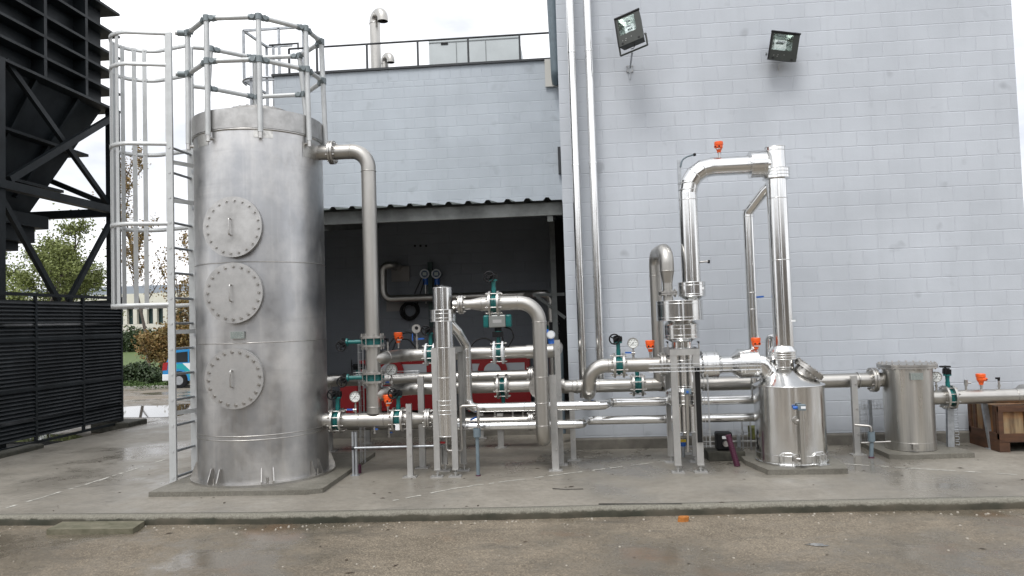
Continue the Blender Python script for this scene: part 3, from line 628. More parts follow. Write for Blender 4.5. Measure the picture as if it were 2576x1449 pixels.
HP = [hoop_pt(i / 60) for i in range(61)]
for z in hoopz: strap(z, HP, .05, .006).build('hoop', ALU, lad)
for t in (.30, .40, .50, .60, .70, .22, .78):
    p = hoop_pt(t); q = hoop_pt(t + .005); d = (q - p).normalized(); inn = V((-d.y, d.x, 0)); p = p + inn * (.0 if 0 else -.008)
    MB().beam((p.x, p.y, hoopz[-1] - .03), (p.x, p.y, hoopz[0] + .02), .052, .006, inn).build('cage_bar', ALU, lad)
    for z in hoopz: MB().cyl(V((p.x, p.y, z)) - inn * .012, V((p.x, p.y, z)) + inn * .012, .009, n=8).build('bolt', BOLT, lad)
for v in (405, 502, 834, 1039):
    z = A(470, v, Y1_).z; MB().beam((X1_ + .03, Y1_ + .03, z), (TX - TR + .03, Y2_ + .05, z), .006, .05, (0, 0, 1)).build('bracket', ALU, lad)
    MB().bb((X2_ + .02, Y2_ - .02, z - .06), (X2_ + .07, Y2_ + .04, z - .02)).build('bracket_clip', GALV, lad)

# ------------------------------------------------------------------ black steel hopper structure on the left
XF = -8.7
blk = thing('hopper_structure', 'huge black ribbed steel hopper on a braced frame', 'hopper', (-10.5, .5, 0))
lev = [6.13, 6.48, 6.84, 7.20, 7.63, 8.08, 8.52, 8.95]
Y0, Y1 = -3.2, 3.3; XB = -12.9; XW = XF - .24
m = MB(); m.bb((XB, Y0, 6.13), (XW, Y1, 9.4)); m.build('bin_shell', DARKST, blk)
for z in lev:
    m = MB(); th = .045; m.bb((XB - .24, Y0 - .24, z - th), (XF, Y0 + .02, z)); m.bb((XB - .24, Y1 - .001, z - th), (XF, Y1 + .25, z)); m.bb((XW - .002, Y0 + .02, z - th), (XF, Y1 - .001, z)); m.build('rib', DARKST, blk)
for y in (-2.8, -1.73, -.66, .40, 1.47, 2.54): m = MB(); m.bb((XW - .001, y - .035, 6.135), (XF - .004, y + .035, 9.4)); m.build('stiffener', DARKST, blk)
# inverted pyramid
def pyr(z): t = (6.09 - z) * .40; return t
zt_, zb2 = 6.085, 3.95
def crn(z, e=0.0):
    t = pyr(z) - e; return [V((XW - t * 1.0, Y1 - t, z)), V((XW - t, Y0 + t, z)), V((XB + t, Y0 + t, z)), V((XB + t, Y1 - t, z))]
a_, b_ = crn(zt_), crn(zb2); m = MB(); m.add(a_ + b_, [(k, (k + 1) % 4, 4 + (k + 1) % 4, 4 + k) for k in range(4)]); m.add(b_, [(3, 2, 1, 0)]); m.build('hopper_cone', DARKST, blk)
for z in (5.15, 4.42):
    a_ = crn(z, .22); c_ = crn(z, 0); m = MB()
    for k in range(4): m.prism([a_[k], a_[(k + 1) % 4], c_[(k + 1) % 4], c_[k]], (0, 0, .05))
    m.build('rib', DARKST, blk)
for y in (-.66, .40, 1.47, 2.54):
    t1 = pyr(zt_); t2 = pyr(4.2)
    y2 = .05 + (y - .05) * (1 - t2 / 3.25); MB().beam((XW + .04, y, zt_), (XW - t2 + .04, y2, 4.2), .06, .10, (1, 0, 0)).build('stiffener', DARKST, blk)
m = MB(); b4 = crn(zb2); m.bb((b4[2].x - .25, b4[2].y - .2, 3.72), (b4[0].x + .22, b4[0].y + .25, 3.95)); m.bb((b4[2].x, b4[2].y, 3.45), (b4[0].x + .1, b4[0].y + .05, 3.72)); m.bb((b4[2].x + .2, b4[2].y + .2, 3.3), (b4[0].x - .1, b4[0].y - .1, 3.45)); m.build('outlet_box', DARKST, blk)
PY = (3.38, .44, -2.5)
for y in PY:
    for x in (XF - .06, XB + .1): MB().bb((x - .1, y - .08, -.1), (x + .1, y + .08, 6.09)).build('post', DARKST, blk)
def br_(p, q, w_=.09, up=(1, 0, 0)): MB().beam(p, q, w_, w_ * .8, up).build('brace', DARKST, blk)
xb = XF - .05
for ya, yb in ((.44, 3.38), (-2.5, .44)):
    MB().beam((xb + .055, ya, 4.12), (xb + .055, yb, 4.12), .15, .13, (0, 0, 1)).build('beam', DARKST, blk)
    br_(AX(12, 150, XF - .12) if ya > 0 else (xb - .07, ya, 6.0), AX(276, 518, XF - .12) if ya > 0 else (xb - .07, yb, 4.2)); br_(AX(22, 452, XF - .02) if ya > 0 else (xb + .03, ya, 4.3), AX(290, 290, XF - .02) if ya > 0 else (xb + .03, yb, 6.0), .11)
    br_((xb, ya + .05, 3.98), (xb, (ya + yb) / 2 - .1, 2.35)); br_((xb, yb - .05, 3.98), (xb, (ya + yb) / 2 + .15, 2.35))
MB().beam((xb, 3.38, 4.1), (XB, 3.38, 4.1), .12, .15, (0, 0, 1)).build('beam', DARKST, blk); br_((xb, 3.40, 4.2), (XB + .1, 3.40, 6.0), .10, (0, 1, 0))
MB().beam((XB, .44, 4.1), (XB, 3.38, 4.1), .12, .15, (0, 0, 1)).build('beam', DARKST, blk)
# louvred screen
lf = thing('louvre_fence', 'black louvred metal screen below the hopper frame', 'fence', (XF + .05, .5, 0)); XP = XF + .14
yps = [AX(90, 742, XP).y, AX(209, 750, XP).y, AX(305, 757, XP).y]; dy = yps[1] - yps[0]; ends = [yps[0] - 3 * dy, yps[0] - 2 * dy, yps[0] - dy, yps[0], yps[1], yps[2]]
zt3, zb3 = 2.40, .09
for k in range(5):
    ya, yb = ends[k] + .02, ends[k + 1] - .02; m = MB(); ns = 36
    for j in range(ns):
        z = zb3 + .07 + (zt3 - zb3 - .14) * (j + .5) / ns
        M = Matrix.Rotation(R_(38), 3, 'Y'); m.box((XP - .015 , (ya + yb) / 2, z), (.074, yb - ya, .012), Matrix.Rotation(R_(52 if j != 4 and j != 29 else 25), 3, 'Y'))
    m.build('louvre_panel', DARKST, lf)
for y in ends: MB().bb((XP - .03, y - .022, zb3), (XP + .012, y + .022, zt3)).build('fence_post', DARKST, lf)
MB().bb((XP - .03, ends[0], zt3), (XP + .016, ends[-1] + .022, zt3 + .05)).build('top_rail', DARKST, lf)
MB().bb((XP - .03, ends[0], zb3 - .04), (XP + .016, ends[-1] + .022, zb3)).build('bottom_rail', DARKST, lf)
for z in (zb3 + (zt3 - zb3) * .36, zb3 + (zt3 - zb3) * .70): MB().bb((XP - .002, ends[0], z - .03), (XP + .014, ends[-1], z + .03)).build('mid_rail', DARKST, lf)
m = MB(); ys_ = ends[-1]; m.bb((XP - 2.4, ys_ + .0, zb3), (XP - .03, ys_ + .02, zt3)); m.build('end_panel', DARKST, lf)
def lump(pts_c, sz, name, m_, label, cat, rot=0, bev=.02, jit=.01, parent=None):
    m = MB(); M = Matrix.Rotation(rot, 3, 'Z'); m.box(pts_c, sz, M); o = m.build(name, m_, parent, bevel=bev)
    if label: tag(o, label, cat)
    return o
DKC = mat('mossy_dark_concrete', (.06, .058, .045), .85, 0, var=.5, vscale=9, bump=.5, bscale=30)
lump((XP - .1, 3.35, -.0), (.75, .62, .18), 'footing_block', DKC, 'dark rough footing block under the far end of the louvred screen', 'block'); lump((XP - .12, .3, -.01), (.7, 1.2, .16), 'footing_block', DKC, 'dark mossy footing block at the near left edge under the screen', 'block')

# ------------------------------------------------------------------ floodlights
LB = mat('lamp_housing', (.03, .034, .03), .5, .3, var=.2, vscale=8); GLS = mat('lamp_reflector', (.62, .66, .64), .22, 1.0, var=.4, vscale=7, stretch=(1, 1, 4)); 
def glass():
    m = bpy.data.materials.new('lamp_glass'); m.use_nodes = True; n = m.node_tree; b = n.nodes['Principled BSDF']; b.inputs['Base Color'].default_value = (.9, .95, .93, 1); b.inputs['Roughness'].default_value = .03; b.inputs['Transmission Weight'].default_value = 1; b.inputs['IOR'].default_value = 1.1; return m
GLASS = glass()
def floodlight(name, label, c, W_, H_, rot, gl, bracket):
    t = thing(name, label, 'floodlight', c)
    def bld(mb, nm, mt, par=t): return mb.build(nm, mt, par)
    WP[t.name] = V((0, 0, 0)); D_ = .14; gx0, gx1, gz0, gz1 = gl
    m = MB(); fr = -D_ / 2
    # body as frame around the lamp opening, with side walls tapering to the back
    def rect(x0, x1, z0, z1, y): return [(x0, y, z0), (x1, y, z0), (x1, y, z1), (x0, y, z1)]
    o = rect(-W_ / 2, W_ / 2, -H_ / 2, H_ / 2, fr); i = rect(gx0, gx1, gz0, gz1, fr); bk = rect(-W_ * .42, W_ * .42, -H_ * .44, H_ * .40, D_ / 2); ib = rect(gx0 + .05, gx1 - .05, gz0 + .05, gz1 - .05, D_ * .3)
    m.add(o + i, [(k, (k + 1) % 4, 4 + (k + 1) % 4, 4 + k) for k in range(4)]); m.add(o + bk, [(k + 0, 4 + k, 4 + (k + 1) % 4, (k + 1) % 4) for k in range(4)]); m.add(bk, [(3, 2, 1, 0)])
    bld(m, 'housing', LB)
    m = MB(); m.add(i + ib, [(k, (k + 1) % 4, 4 + (k + 1) % 4, 4 + k) for k in range(4)]); m.add(ib, [(0, 1, 2, 3)]); bld(m, 'reflector', GLS)
    m = MB(); m.cyl((gx0 + .08, -.0, (gz0 + gz1) / 2 + .02), (gx1 - .08, -.0, (gz0 + gz1) / 2 + .02), .012, n=12); bld(m, 'lamp_tube', WHEAD)
    m = MB(); m.add(rect(gx0, gx1, gz0, gz1, fr - .002), [(0, 1, 2, 3)]); bld(m, 'glass_pane', GLASS)
    m = MB(); m.bb((-W_ / 2 - .006, fr - .012, H_ / 2 - .012), (W_ / 2 + .006, fr + .01, H_ / 2 + .008)); m.bb((-W_ / 2 - .006, fr - .010, -H_ / 2), (-W_ / 2 + .01, fr + .001, H_ / 2 - .013)); bld(m, 'rim', BLACK)
    for q in (-1, 1): bld(MB().cyl((q * W_ / 2, .0, -H_ * .28), (q * (W_ / 2 + .02), .0, -H_ * .28), .022, n=14), 'pivot', GALV)
    for px_, pz_ in ((-.13, -.34), (-.07, -.31), (.02, -.30), (-.08, -.37)): bld(MB().cyl((px_ * W_ / .42, fr, pz_ * H_), (px_ * W_ / .42, fr - .004, pz_ * H_), .004, n=8), 'screw', BOLT)
    for q in (-1, 1): bld(MB().bb((q * W_ * .33 - .014, fr - .006, -H_ * .45), (q * W_ * .33 + .014, fr, -H_ * .41)), 'clip', BLACK)
    if bracket:
        bld(MB().tube([(-W_ / 2 - .016, 0, -H_ * .28), (-W_ / 2 - .016, -.0, -H_ / 2 - .085), (W_ / 2 + .016, -.0, -H_ / 2 - .085), (W_ / 2 + .016, 0, -H_ * .28)], .012, .01, n=6), 'yoke', LB)
        bld(MB().tube([(.02, -.02, -H_ / 2), (.03, -.03, -H_ / 2 - .04), (.0, .0, -H_ / 2 - .05), (-.04, .0, -H_ / 2 - .045)], .005, .02, n=6), 'cable', RUBBER)
    t.rotation_euler = rot; return t
c = A(1587, 78, -.50); f1 = floodlight('floodlight', 'left floodlight, tilted on a yoke and bracket arm', c, .345, .45, (R_(-14), R_(-11), R_(-24)), (-.135, .095, -.06, .185), True)
arm0 = V((A(1590, 134, -.42).x, -.42, A(1590, 134, -.42).z)); arm1 = A(1585, 170, -.06)
MB().beam(arm0, arm1, .03, .02, (1, 0, 0)).build('arm', GALV); o = bpy.data.objects['arm']; 
t = thing('lamp_bracket', 'slotted galvanised arm and wall plate carrying the left floodlight', 'bracket', (arm1.x, -.03, arm1.z)); o.parent = t; o.location = WP['arm'] - WP[t.name]
MB().bb((arm1.x - .045, -.012, arm1.z - .05), (arm1.x + .045, -.001, arm1.z + .05)).build('wall_plate', GALV, t)
for q in (-1, 1):
    for q2 in (-1, 1): MB().hexb((arm1.x + q * .035, -.012, arm1.z + q2 * .035), (0, -1, 0), .01, .012).build('bolt', BOLT, t)
MB().tube([(arm1.x, -.02, arm1.z - .05), (arm1.x - .005, -.01, arm1.z - .15)], .007, n=8).build('cable_gland', WHEAD, t)
c = A(1968, 120, -.19); f2 = floodlight('floodlight', 'right floodlight, close against the wall above the tower', c, .375, .365, (R_(8), R_(9), R_(3)), (-.155, .105, -.055, .155), False)
MB().tube([(c.x - .02, -.10, c.z - .19), (c.x - .02, -.02, c.z - .25)], .008, n=8).build('cable_gland', BOLT); tag(bpy.data.objects['cable_gland.001'], 'short cable gland in the wall under the right floodlight', 'cable gland')

# ------------------------------------------------------------------ background beyond the yard
GRASS = mat('lawn', (.07, .11, .022), .9, 0, var=.4, vscale=3)
m = MB(); m.add([(-90, 36, -.88), (8, 36, -.88), (8, 90, -.88), (-90, 90, -.88)], [(0, 1, 2, 3)]); m.build('lawn', GRASS, kind='structure')
m = MB(); m.add([(-90, 27.5, -.885), (8, 27.5, -.885), (8, 35.9, -.885), (-90, 35.9, -.885)], [(0, 1, 2, 3)]); m.build('road', mat('far_road', (.24, .24, .24), .7, 0, var=.1), kind='structure')
CRM = mat('cream_render', (.62, .60, .52), .7, 0, var=.08, vscale=1); DRKG = mat('dark_window', (.02, .045, .045), .15)
bld = thing('office_building', 'long cream office building with a strip of tall windows beyond the road', 'building', (-60, 88, -.9))
def X_at(px, Y): return A(px, 830, Y).x
xl, xr_ = -110, X_at(560, 88); z0 = A(360, 836, 88).z; z1_, z2_, z3_ = A(360, 815, 88).z, A(360, 776, 88).z, A(360, 738, 88).z
MB().bb((xl, 88, z0), (xr_, 108, z1_)).build('wall_band', CRM, bld); MB().bb((xl, 88, z2_), (xr_, 108, z3_)).build('wall_band', CRM, bld); MB().bb((xl + .3, 88.6, z1_), (xr_ - .3, 107, z2_)).build('window_strip', DRKG, bld)
k = 0; x = xl
while x < xr_: MB().bb((x, 87.98, z1_), (x + .55, 88.5, z2_)).build('mullion', CRM, bld) if x > -75 else None; x += 1.45
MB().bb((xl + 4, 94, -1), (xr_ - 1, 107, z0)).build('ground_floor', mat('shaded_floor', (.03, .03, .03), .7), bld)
for x in (-72, -64, -56, -48, -40, -32): MB().bb((x, 88.8, -1), (x + .5, 89.3, z0)).build('column', CRM, bld)
MB().bb((xl + 6, 96, z3_), (xr_ - 3, 104, z3_ + 1.6)).build('roof_plant', mat('roof_grey', (.2, .23, .27), .6), bld)

LEAFG = mat('leaf_green', (.18, .215, .06), .6, 0, var=.5, vscale=2.5); LEAFB = mat('leaf_rust', (.24, .12, .035), .6, 0, var=.45, vscale=3.0, base2=(.14, .13, .035)); LEAFD = mat('leaf_dark', (.035, .06, .018), .6, 0, var=.5, vscale=4)
BARK = mat('bark', (.12, .10, .085), .9, 0, var=.4, vscale=10)
def tree(name, label, base, h, spread, seed, leafm, nleaf, lsz, upright=.5, t0=.12, levels=3, tr=.16, group=None, lean=0, nbr=9, clump=.5):
    rnd = random.Random(seed); base = V(base); t = thing(name, label, 'tree', base, group); m = MB(); tips = []
    def limb(p, d, l, r, lv):
        pts = [p]; q = V(p); dd = V(d)
        for i in range(5):
            dd = (dd + V((rnd.gauss(0, .10), rnd.gauss(0, .10), rnd.gauss(.03, .05)))).normalized(); q = q + dd * (l / 5); pts.append(V(q))
        m.tube(pts, [r * (1 - .78 * i / 5) for i in range(6)], 0, n=5 if lv else 8, caps=(0, 1))
        if lv >= 1: tips.extend(pts[2:])
        if lv < levels:
            for i in range(nbr if lv == 0 else 5):
                f = rnd.uniform(t0 if lv == 0 else .25, 1); j = min(4, int(f * 5)); pp = pts[j].lerp(pts[j + 1], f * 5 - j); an = rnd.uniform(0, 2 * PI)
                nd = (dd * upright + V((math.cos(an), math.sin(an), rnd.uniform(.0, .5))) * (1 - upright * .55)).normalized()
                limb(pp, nd, l * (spread if lv == 0 else .55) * (1.15 - .6 * f) * rnd.uniform(.7, 1.1), max(.012, r * .42), lv + 1)
    limb(base, V((lean, 0, 1)), h * .92, tr, 0); m.build('trunk', BARK, t)
    n = nleaf; T = np.array([tuple(p) for p in tips]); idx = rng.integers(0, len(T), n); P = T[idx] + rng.normal(0, 1, (n, 3)) * clump * rng.uniform(.15, 1, (n, 1))
    a_ = rng.normal(0, 1, (n, 3)); a_ /= np.linalg.norm(a_, axis=1)[:, None]; b_ = np.cross(a_, rng.normal(0, 1, (n, 3))); b_ /= np.linalg.norm(b_, axis=1)[:, None]; s_ = rng.uniform(.5, 1.2, (n, 1)) * lsz
    Q = np.stack([P - a_ * s_, P + b_ * s_ * .6, P + a_ * s_, P - b_ * s_ * .6], 1).reshape(-1, 3)
    me = bpy.data.meshes.new('crown'); me.from_pydata((Q - np.array(base)).tolist(), [], [(4 * i, 4 * i + 1, 4 * i + 2, 4 * i + 3) for i in range(n)]); me.materials.append(leafm); me.update()
    o = bpy.data.objects.new('crown', me); col.objects.link(o); o.parent = t; return t
def gy(px, Y): p = A(px, 850, Y); return (p.x, Y, gz_(Y) - .0)
tree('leafy_tree', 'green leafy tree seen through the hopper frame', gy(95, 34), 10.2, .42, 3, LEAFG, 12500, .10, .35, .25, clump=.5, nbr=12)
tree('leafy_tree', 'lower green tree beside the black post, left of the cage', gy(212, 36), 8.0, .52, 5, LEAFG, 8500, .10, .35, .2, clump=.5, nbr=11)
tree('leafy_tree', 'thin pale green tree at the far left frame edge', gy(15, 40), 9.6, .42, 15, LEAFG, 5000, .13, .35, .2, clump=.6, nbr=11)
tree('sparse_tree', 'tall sparse tree with rusty leaves rising behind the ladder', gy(462, 33), 14.5, .28, 8, LEAFB, 5600, .09, .72, .18, tr=.16, clump=.28, nbr=17, levels=2)
tree('sparse_tree', 'tall thin tree with scattered leaves seen inside the cage', gy(375, 36), 14.5, .28, 11, LEAFB, 4200, .09, .72, .25, tr=.12, clump=.28, nbr=15, levels=2)
tree('bushy_tree', 'low bushy rust-coloured tree left of the ladder near the car', gy(408, 31), 2.9, .60, 12, LEAFB, 6500, .10, .30, .10, tr=.1, clump=.30, nbr=14, levels=2)
tree('bushy_tree', 'rust-coloured bushy tree directly behind the ladder rungs', gy(478, 30), 4.2, .42, 22, LEAFB, 4500, .10, .35, .12, tr=.1, clump=.32, nbr=12, levels=2)
def bushes(name, label, x0, x1, y, h, dep, n, seed, mm, zb, kind=None, lsz=.09, cat='hedge'):
    r2 = np.random.default_rng(seed); P = np.stack([r2.uniform(x0, x1, n), y + r2.normal(0, dep / 2.4, n), zb + h * r2.beta(1.4, 1.3, n)], 1); P[:, 2] = zb + (P[:, 2] - zb) * (.78 + .3 * np.sin(P[:, 0] * 2.3) * np.sin(P[:, 0] * .9 + 1))
    a_ = r2.normal(0, 1, (n, 3)); a_ /= np.linalg.norm(a_, axis=1)[:, None]; b_ = np.cross(a_, r2.normal(0, 1, (n, 3))); b_ /= np.linalg.norm(b_, axis=1)[:, None]; s_ = r2.uniform(.5, 1.2, (n, 1)) * lsz
    Q = np.stack([P - a_ * s_, P + b_ * s_ * .6, P + a_ * s_, P - b_ * s_ * .6], 1).reshape(-1, 3); me = bpy.data.meshes.new(name); me.from_pydata(Q.tolist(), [], [(4 * i, 4 * i + 1, 4 * i + 2, 4 * i + 3) for i in range(n)]); me.materials.append(mm); me.update()
    o = bpy.data.objects.new(name, me); col.objects.link(o)
    if kind: o['kind'] = kind
    else: o['label'] = label; o['category'] = cat
    return o
ha, hb = A(300, 940, 23.5).x, A(408, 940, 23.5).x
bushes('hedge', 'dark clipped hedge beyond the puddle, left of the parked car', ha - 6, hb - .1, 24.3, 1.15, .9, 16000, 4, LEAFD, -.85)
bushes('ground_cover', '', ha - 6, hb + 1.2, 23.3, .34, 1.0, 14000, 5, mat('leaf_ground', (.06, .11, .02), .7, 0, var=.5, vscale=3), -.87, kind='stuff', lsz=.05)
bushes('hedge', 'far dark hedge at the foot of the cream building', X_at(250, 84), X_at(480, 84), 84, 3.4, 2.5, 9000, 6, LEAFD, -.9, lsz=.22)
KB = mat('far_kerb', (.35, .34, .31), .8)
MB().bb((ha - 6, 22.55, -.95), (hb + 12, 22.7, -.74)).build('kerb', KB, kind='structure')

# parked car (rear towards the left)
CBL = mat('car_blue', (.015, .22, .50), .2, 0, coat=.6); CTL = mat('car_teal', (.01, .33, .36), .2, 0, coat=.6); CWH = mat('car_white', (.7, .74, .76), .25, 0, coat=.6); CGL = mat('car_glass', (.015, .02, .025), .06)
YC = 22.2; xr0 = A(409, 930, YC).x; cz = gz_(YC) + .03
car = thing('parked_car', 'blue and teal car parked beside the hedge, partly behind the ladder', 'car', (xr0 + 2, YC + .85, cz))
prof = [(0.02, .42), (0.0, .75), (.06, 1.02), (.18, 1.15), (.42, 1.62), (.60, 1.70), (1.5, 1.74), (2.35, 1.68), (3.05, 1.14), (3.85, 1.02), (4.08, .80), (4.1, .40), (3.6, .30), (.4, .30)]
m = MB(); m.prism([(xr0 + x, YC, cz + z) for x, z in prof], (0, 1.7, 0)); m.build('body', CBL, car, bevel=.05)
m = MB(); m.prism([(xr0 + x, YC - .004, cz + z) for x, z in ((.30, .80), (.34, 1.0), (.62, 1.06), (1.9, 1.10), (2.4, 1.08), (2.5, .36), (1.3, .36), (1.2, .62), (1.0, .78), (.7, .86))], (0, .003, 0)); m.build('door_panel', CTL, car)
m = MB(); m.prism([(xr0 + x, YC - .006, cz + z) for x, z in ((.95, 1.09), (1.35, .72), (1.95, .80), (1.95, 1.10))], (0, .002, 0)); m.build('side_decal', CWH, car)
m = MB(); m.prism([(xr0 + x, YC - .008, cz + z) for x, z in ((.50, 1.14), (.66, 1.58), (1.20, 1.62), (1.20, 1.14))], (0, .006, 0)); m.build('window', CGL, car)
m = MB(); m.prism([(xr0 + x, YC - .008, cz + z) for x, z in ((1.27, 1.14), (1.27, 1.62), (2.2, 1.60), (2.75, 1.14))], (0, .006, 0)); m.build('window', CGL, car)
for x in (.78, 3.3): MB().cyl((xr0 + x, YC - .006, cz + .33), (xr0 + x, YC + .02, cz + .33), .41, n=32).build('wheel_arch', BLACK, car)
m = MB(); m.bb((xr0 - .03, YC - .01, cz + .30), (xr0 + .35, YC + 1.71, cz + .62)); m.build('bumper', CWH, car, bevel=.04)
m = MB(); m.prism([(xr0 + x, YC - .012, cz + z) for x, z in ((-.02, .78), (.03, 1.12), (.26, 1.16), (.22, .80))], (0, .2, 0)); m.build('tail_light', RED, car, bevel=.01)
m = MB(); m.bb((xr0 + 1.3, YC - .02, cz + .95), (xr0 + 1.45, YC - .006, cz + .98)); m.build('door_handle', CWH, car)
for x in (.78, 3.3):
    for y in (YC + .09, YC + 1.6):
        o = MB().cyl((xr0 + x, y - .11, cz + .31), (xr0 + x, y + .11, cz + .31), .34, n=32).build('tyre', BLACK, car); MB().cyl((xr0 + x, y - .115, cz + .31), (xr0 + x, y + .115, cz + .31), .2, n=20).build('rim', GALV, o)
# unseen buildings added behind the viewpoint to shape reflections in the bright metal
OPM = mat('reflected_brick', (.20, .17, .14), .8, 0, var=.3, vscale=2); OPD = mat('reflected_dark', (.05, .055, .06), .5)
m = MB()
for (xa, xb, yy, hh) in ((-60, -24, -34, 8.5), (-20, -9, -30, 6.5), (-3.5, 5, -38, 9), (11, 26, -31, 7), (32, 60, -36, 9)): m.bb((xa, yy - 10, -.2), (xb, yy, hh))
m.build('added_reflected_buildings', OPM, kind='structure')
m = MB()
for xa in range(-58, 58, 5): m.bb((xa, -29.4 if xa % 2 else -33.4, .8), (xa + 2.2, -29.2 if xa % 2 else -33.2, 5.0))
m.build('added_reflected_panels', OPD, kind='structure')  # added dark panels, vary the reflections
# loose slab on the yard, orange stone, weed, sticks, litter
q = [G(116, 1332, -.04), G(334, 1330, -.04), G(364, 1310, -.04), G(157, 1312, -.04)]
m = MB(); m.prism([(p.x, p.y, -.095) for p in q], (0, 0, .055)); tag(m.build('loose_slab', mat('mossy_slab', (.17, .155, .11), .8, 0, var=.5, vscale=7, base2=(.07, .07, .04), bump=.4, bscale=40), bevel=.006), 'loose mossy concrete slab lying against the kerb', 'slab')
c = G(1718, 1308, -.08); r3 = random.Random(3); bm_ = MB(); pts = [(c.x + .06 * math.cos(t) * r3.uniform(.7, 1.2), c.y + .04 * math.sin(t) * r3.uniform(.7, 1.2)) for t in np.linspace(0, 2 * PI, 9)[:-1]]
bm_.prism([(x, y, -.095) for x, y in pts], (.01, .005, .045)); tag(bm_.build('broken_brick', mat('brick_orange', (.36, .13, .022), .85, 0, var=.3, vscale=30, bump=.5, bscale=60), bevel=.008), 'small orange broken brick on the yard near the kerb', 'brick')
def strip(px0, px1, z, name, label, w_=.018, h=.01, m_=RUBBER):
    a_, b_ = G(*px0, z), G(*px1, z); MB().beam(a_ + V((0, 0, h / 2)), b_ + V((0, 0, h / 2)), w_, h, (0, 0, 1)).build(name, m_); tag(bpy.data.objects[name] if name in bpy.data.objects else None, label, 'strip')
o = MB().beam(G(1506, 1268, .003), G(1716, 1268, .003), .016, .008, (0, 0, 1)).build('black_strip', RUBBER); tag(o, 'long thin black strip lying along the kerb top', 'strip')
o = MB().tube([G(1390, 1229, .006), G(1420, 1231, .01), G(1467, 1230, .006)], .004, n=5).build('twig', RUBBER); tag(o, 'thin dark broken twig on the open slab', 'twig')
r4 = random.Random(9); lit = MB()
for _ in range(170):
    x, y = r4.uniform(-8, 5), r4.uniform(-3.1, -.2) if r4.random() < .5 else r4.uniform(-6.2, -3.3); z = .003 if y > -3.2 else -.088; s_ = r4.uniform(.004, .016); an = r4.uniform(0, 3); l = s_ * r4.uniform(1, 3)
    d = V((math.cos(an) * l, math.sin(an) * l, 0)); e = V((-d.y, d.x, 0)) * .35; p = V((x, y, z)); lit.add([p - d, p + e + V((0, 0, .004)), p + d, p - e + V((0, 0, .002))], [(0, 1, 2, 3)])
o = lit.build('litter', mat('leaf_litter', (.05, .035, .022), .8, 0, var=.6, vscale=30)); o['kind'] = 'stuff'
pb = MB()
for _ in range(260):
    x = r4.uniform(-6, 4.5); y = edge_y(x) - abs(r4.gauss(0, .09)) - .02 if r4.random() < .6 else r4.uniform(-6, -3.4); r_ = r4.uniform(.004, .013); pb.lathe((x, y, -.09), (0, 0, 1), [(r_, 0), (r_ * .9, r_ * .5), (.0005, r_ * .8)], 6)
o = pb.build('pebbles', mat('pebble', (.36, .33, .28), .8, 0, var=.4, vscale=40)); o['kind'] = 'stuff'
c = G(1159, 1306, -.09); wd = MB(); r5 = random.Random(5)
for _ in range(16):
    t = r5.uniform(0, 2 * PI); d = V((math.cos(t), math.sin(t) * .7, 0)); l = r5.uniform(.03, .065); p0 = c + d * .004; p1 = p0 + d * l * .6 + V((0, 0, l * .9)); p2 = p0 + d * l + V((0, 0, l * .8)); s_ = V((-d.y, d.x, 0)) * .009; wd.add([p0, p1 - s_, p2, p1 + s_], [(0, 1, 2, 3)])
tag(wd.build('weed', mat('weed_green', (.05, .14, .02), .6)), 'small green weed growing at the foot of the kerb', 'plant')

# ================================================================== pipework
def flange_mesh(mb, p, d, R, th):
    p, d = V(p), V(d).normalized(); mb.cyl(p - d * th / 2, p + d * th / 2, R, n=36); mb.cyl(p - d * th, p + d * th, R * .62, n=28); return mb
fb = MB().cyl((0, 0, -.5), (0, 0, .5), .42, n=8).hexb((0, 0, -.5), (0, 0, 1), .8, .0001)
def stud_mesh(L, r):
    m = MB(); m.cyl((0, 0, -L / 2), (0, 0, L / 2), r * .55, n=8); m.hexb((0, 0, L / 2 - r * 1.9), (0, 0, 1), r, r * 1.1); m.hexb((0, 0, -L / 2 + r * .8), (0, 0, 1), r, r * 1.1)
    me = bpy.data.meshes.new('stud'); me.from_pydata([tuple(p) for p in m.v], [], m.f); me.polygons.foreach_set('use_smooth', m.s); me.materials.append(BOLT); return me
SM = {}
def studs(parent, p, d, R, L, r=.011, n=8, ph=.5):
    key = (round(L, 3), round(r, 3))
    if key not in SM: SM[key] = stud_mesh(L, r)
    p, d = V(p), V(d).normalized(); x, y, z = basis(d); rot = d.to_track_quat('Z', 'Y').to_euler()
    for k in range(n):
        t = 2 * PI * (k + ph) / n; q = p + x * (R * math.cos(t)) + y * (R * math.sin(t)); bolt_at(parent, q, SM[key], rot, name='stud_bolt')
def flange_pair(parent, p, d, R, th=.022, gap=.004, n=8, m_=None):
    p, d = V(p), V(d).normalized()
    for s_ in (-1, 1): flange_mesh(MB(), p + d * s_ * (th + gap) / 2, d, R, th).build('flange', m_ or FLG, parent)
    MB().cyl(p - d * gap * .6, p + d * gap * .6, R * .9, n=28).build('gasket', BLACK, parent)
    studs(parent, p, d, R * .82, th * 2 + gap + .05, .012, n)
def rings(parent, pts, d, r, m_=None, th=.005):
    for p in pts: MB().torus(p, d, r + .001, th, 32, 6).build('weld_ring', m_ or FLG, parent)
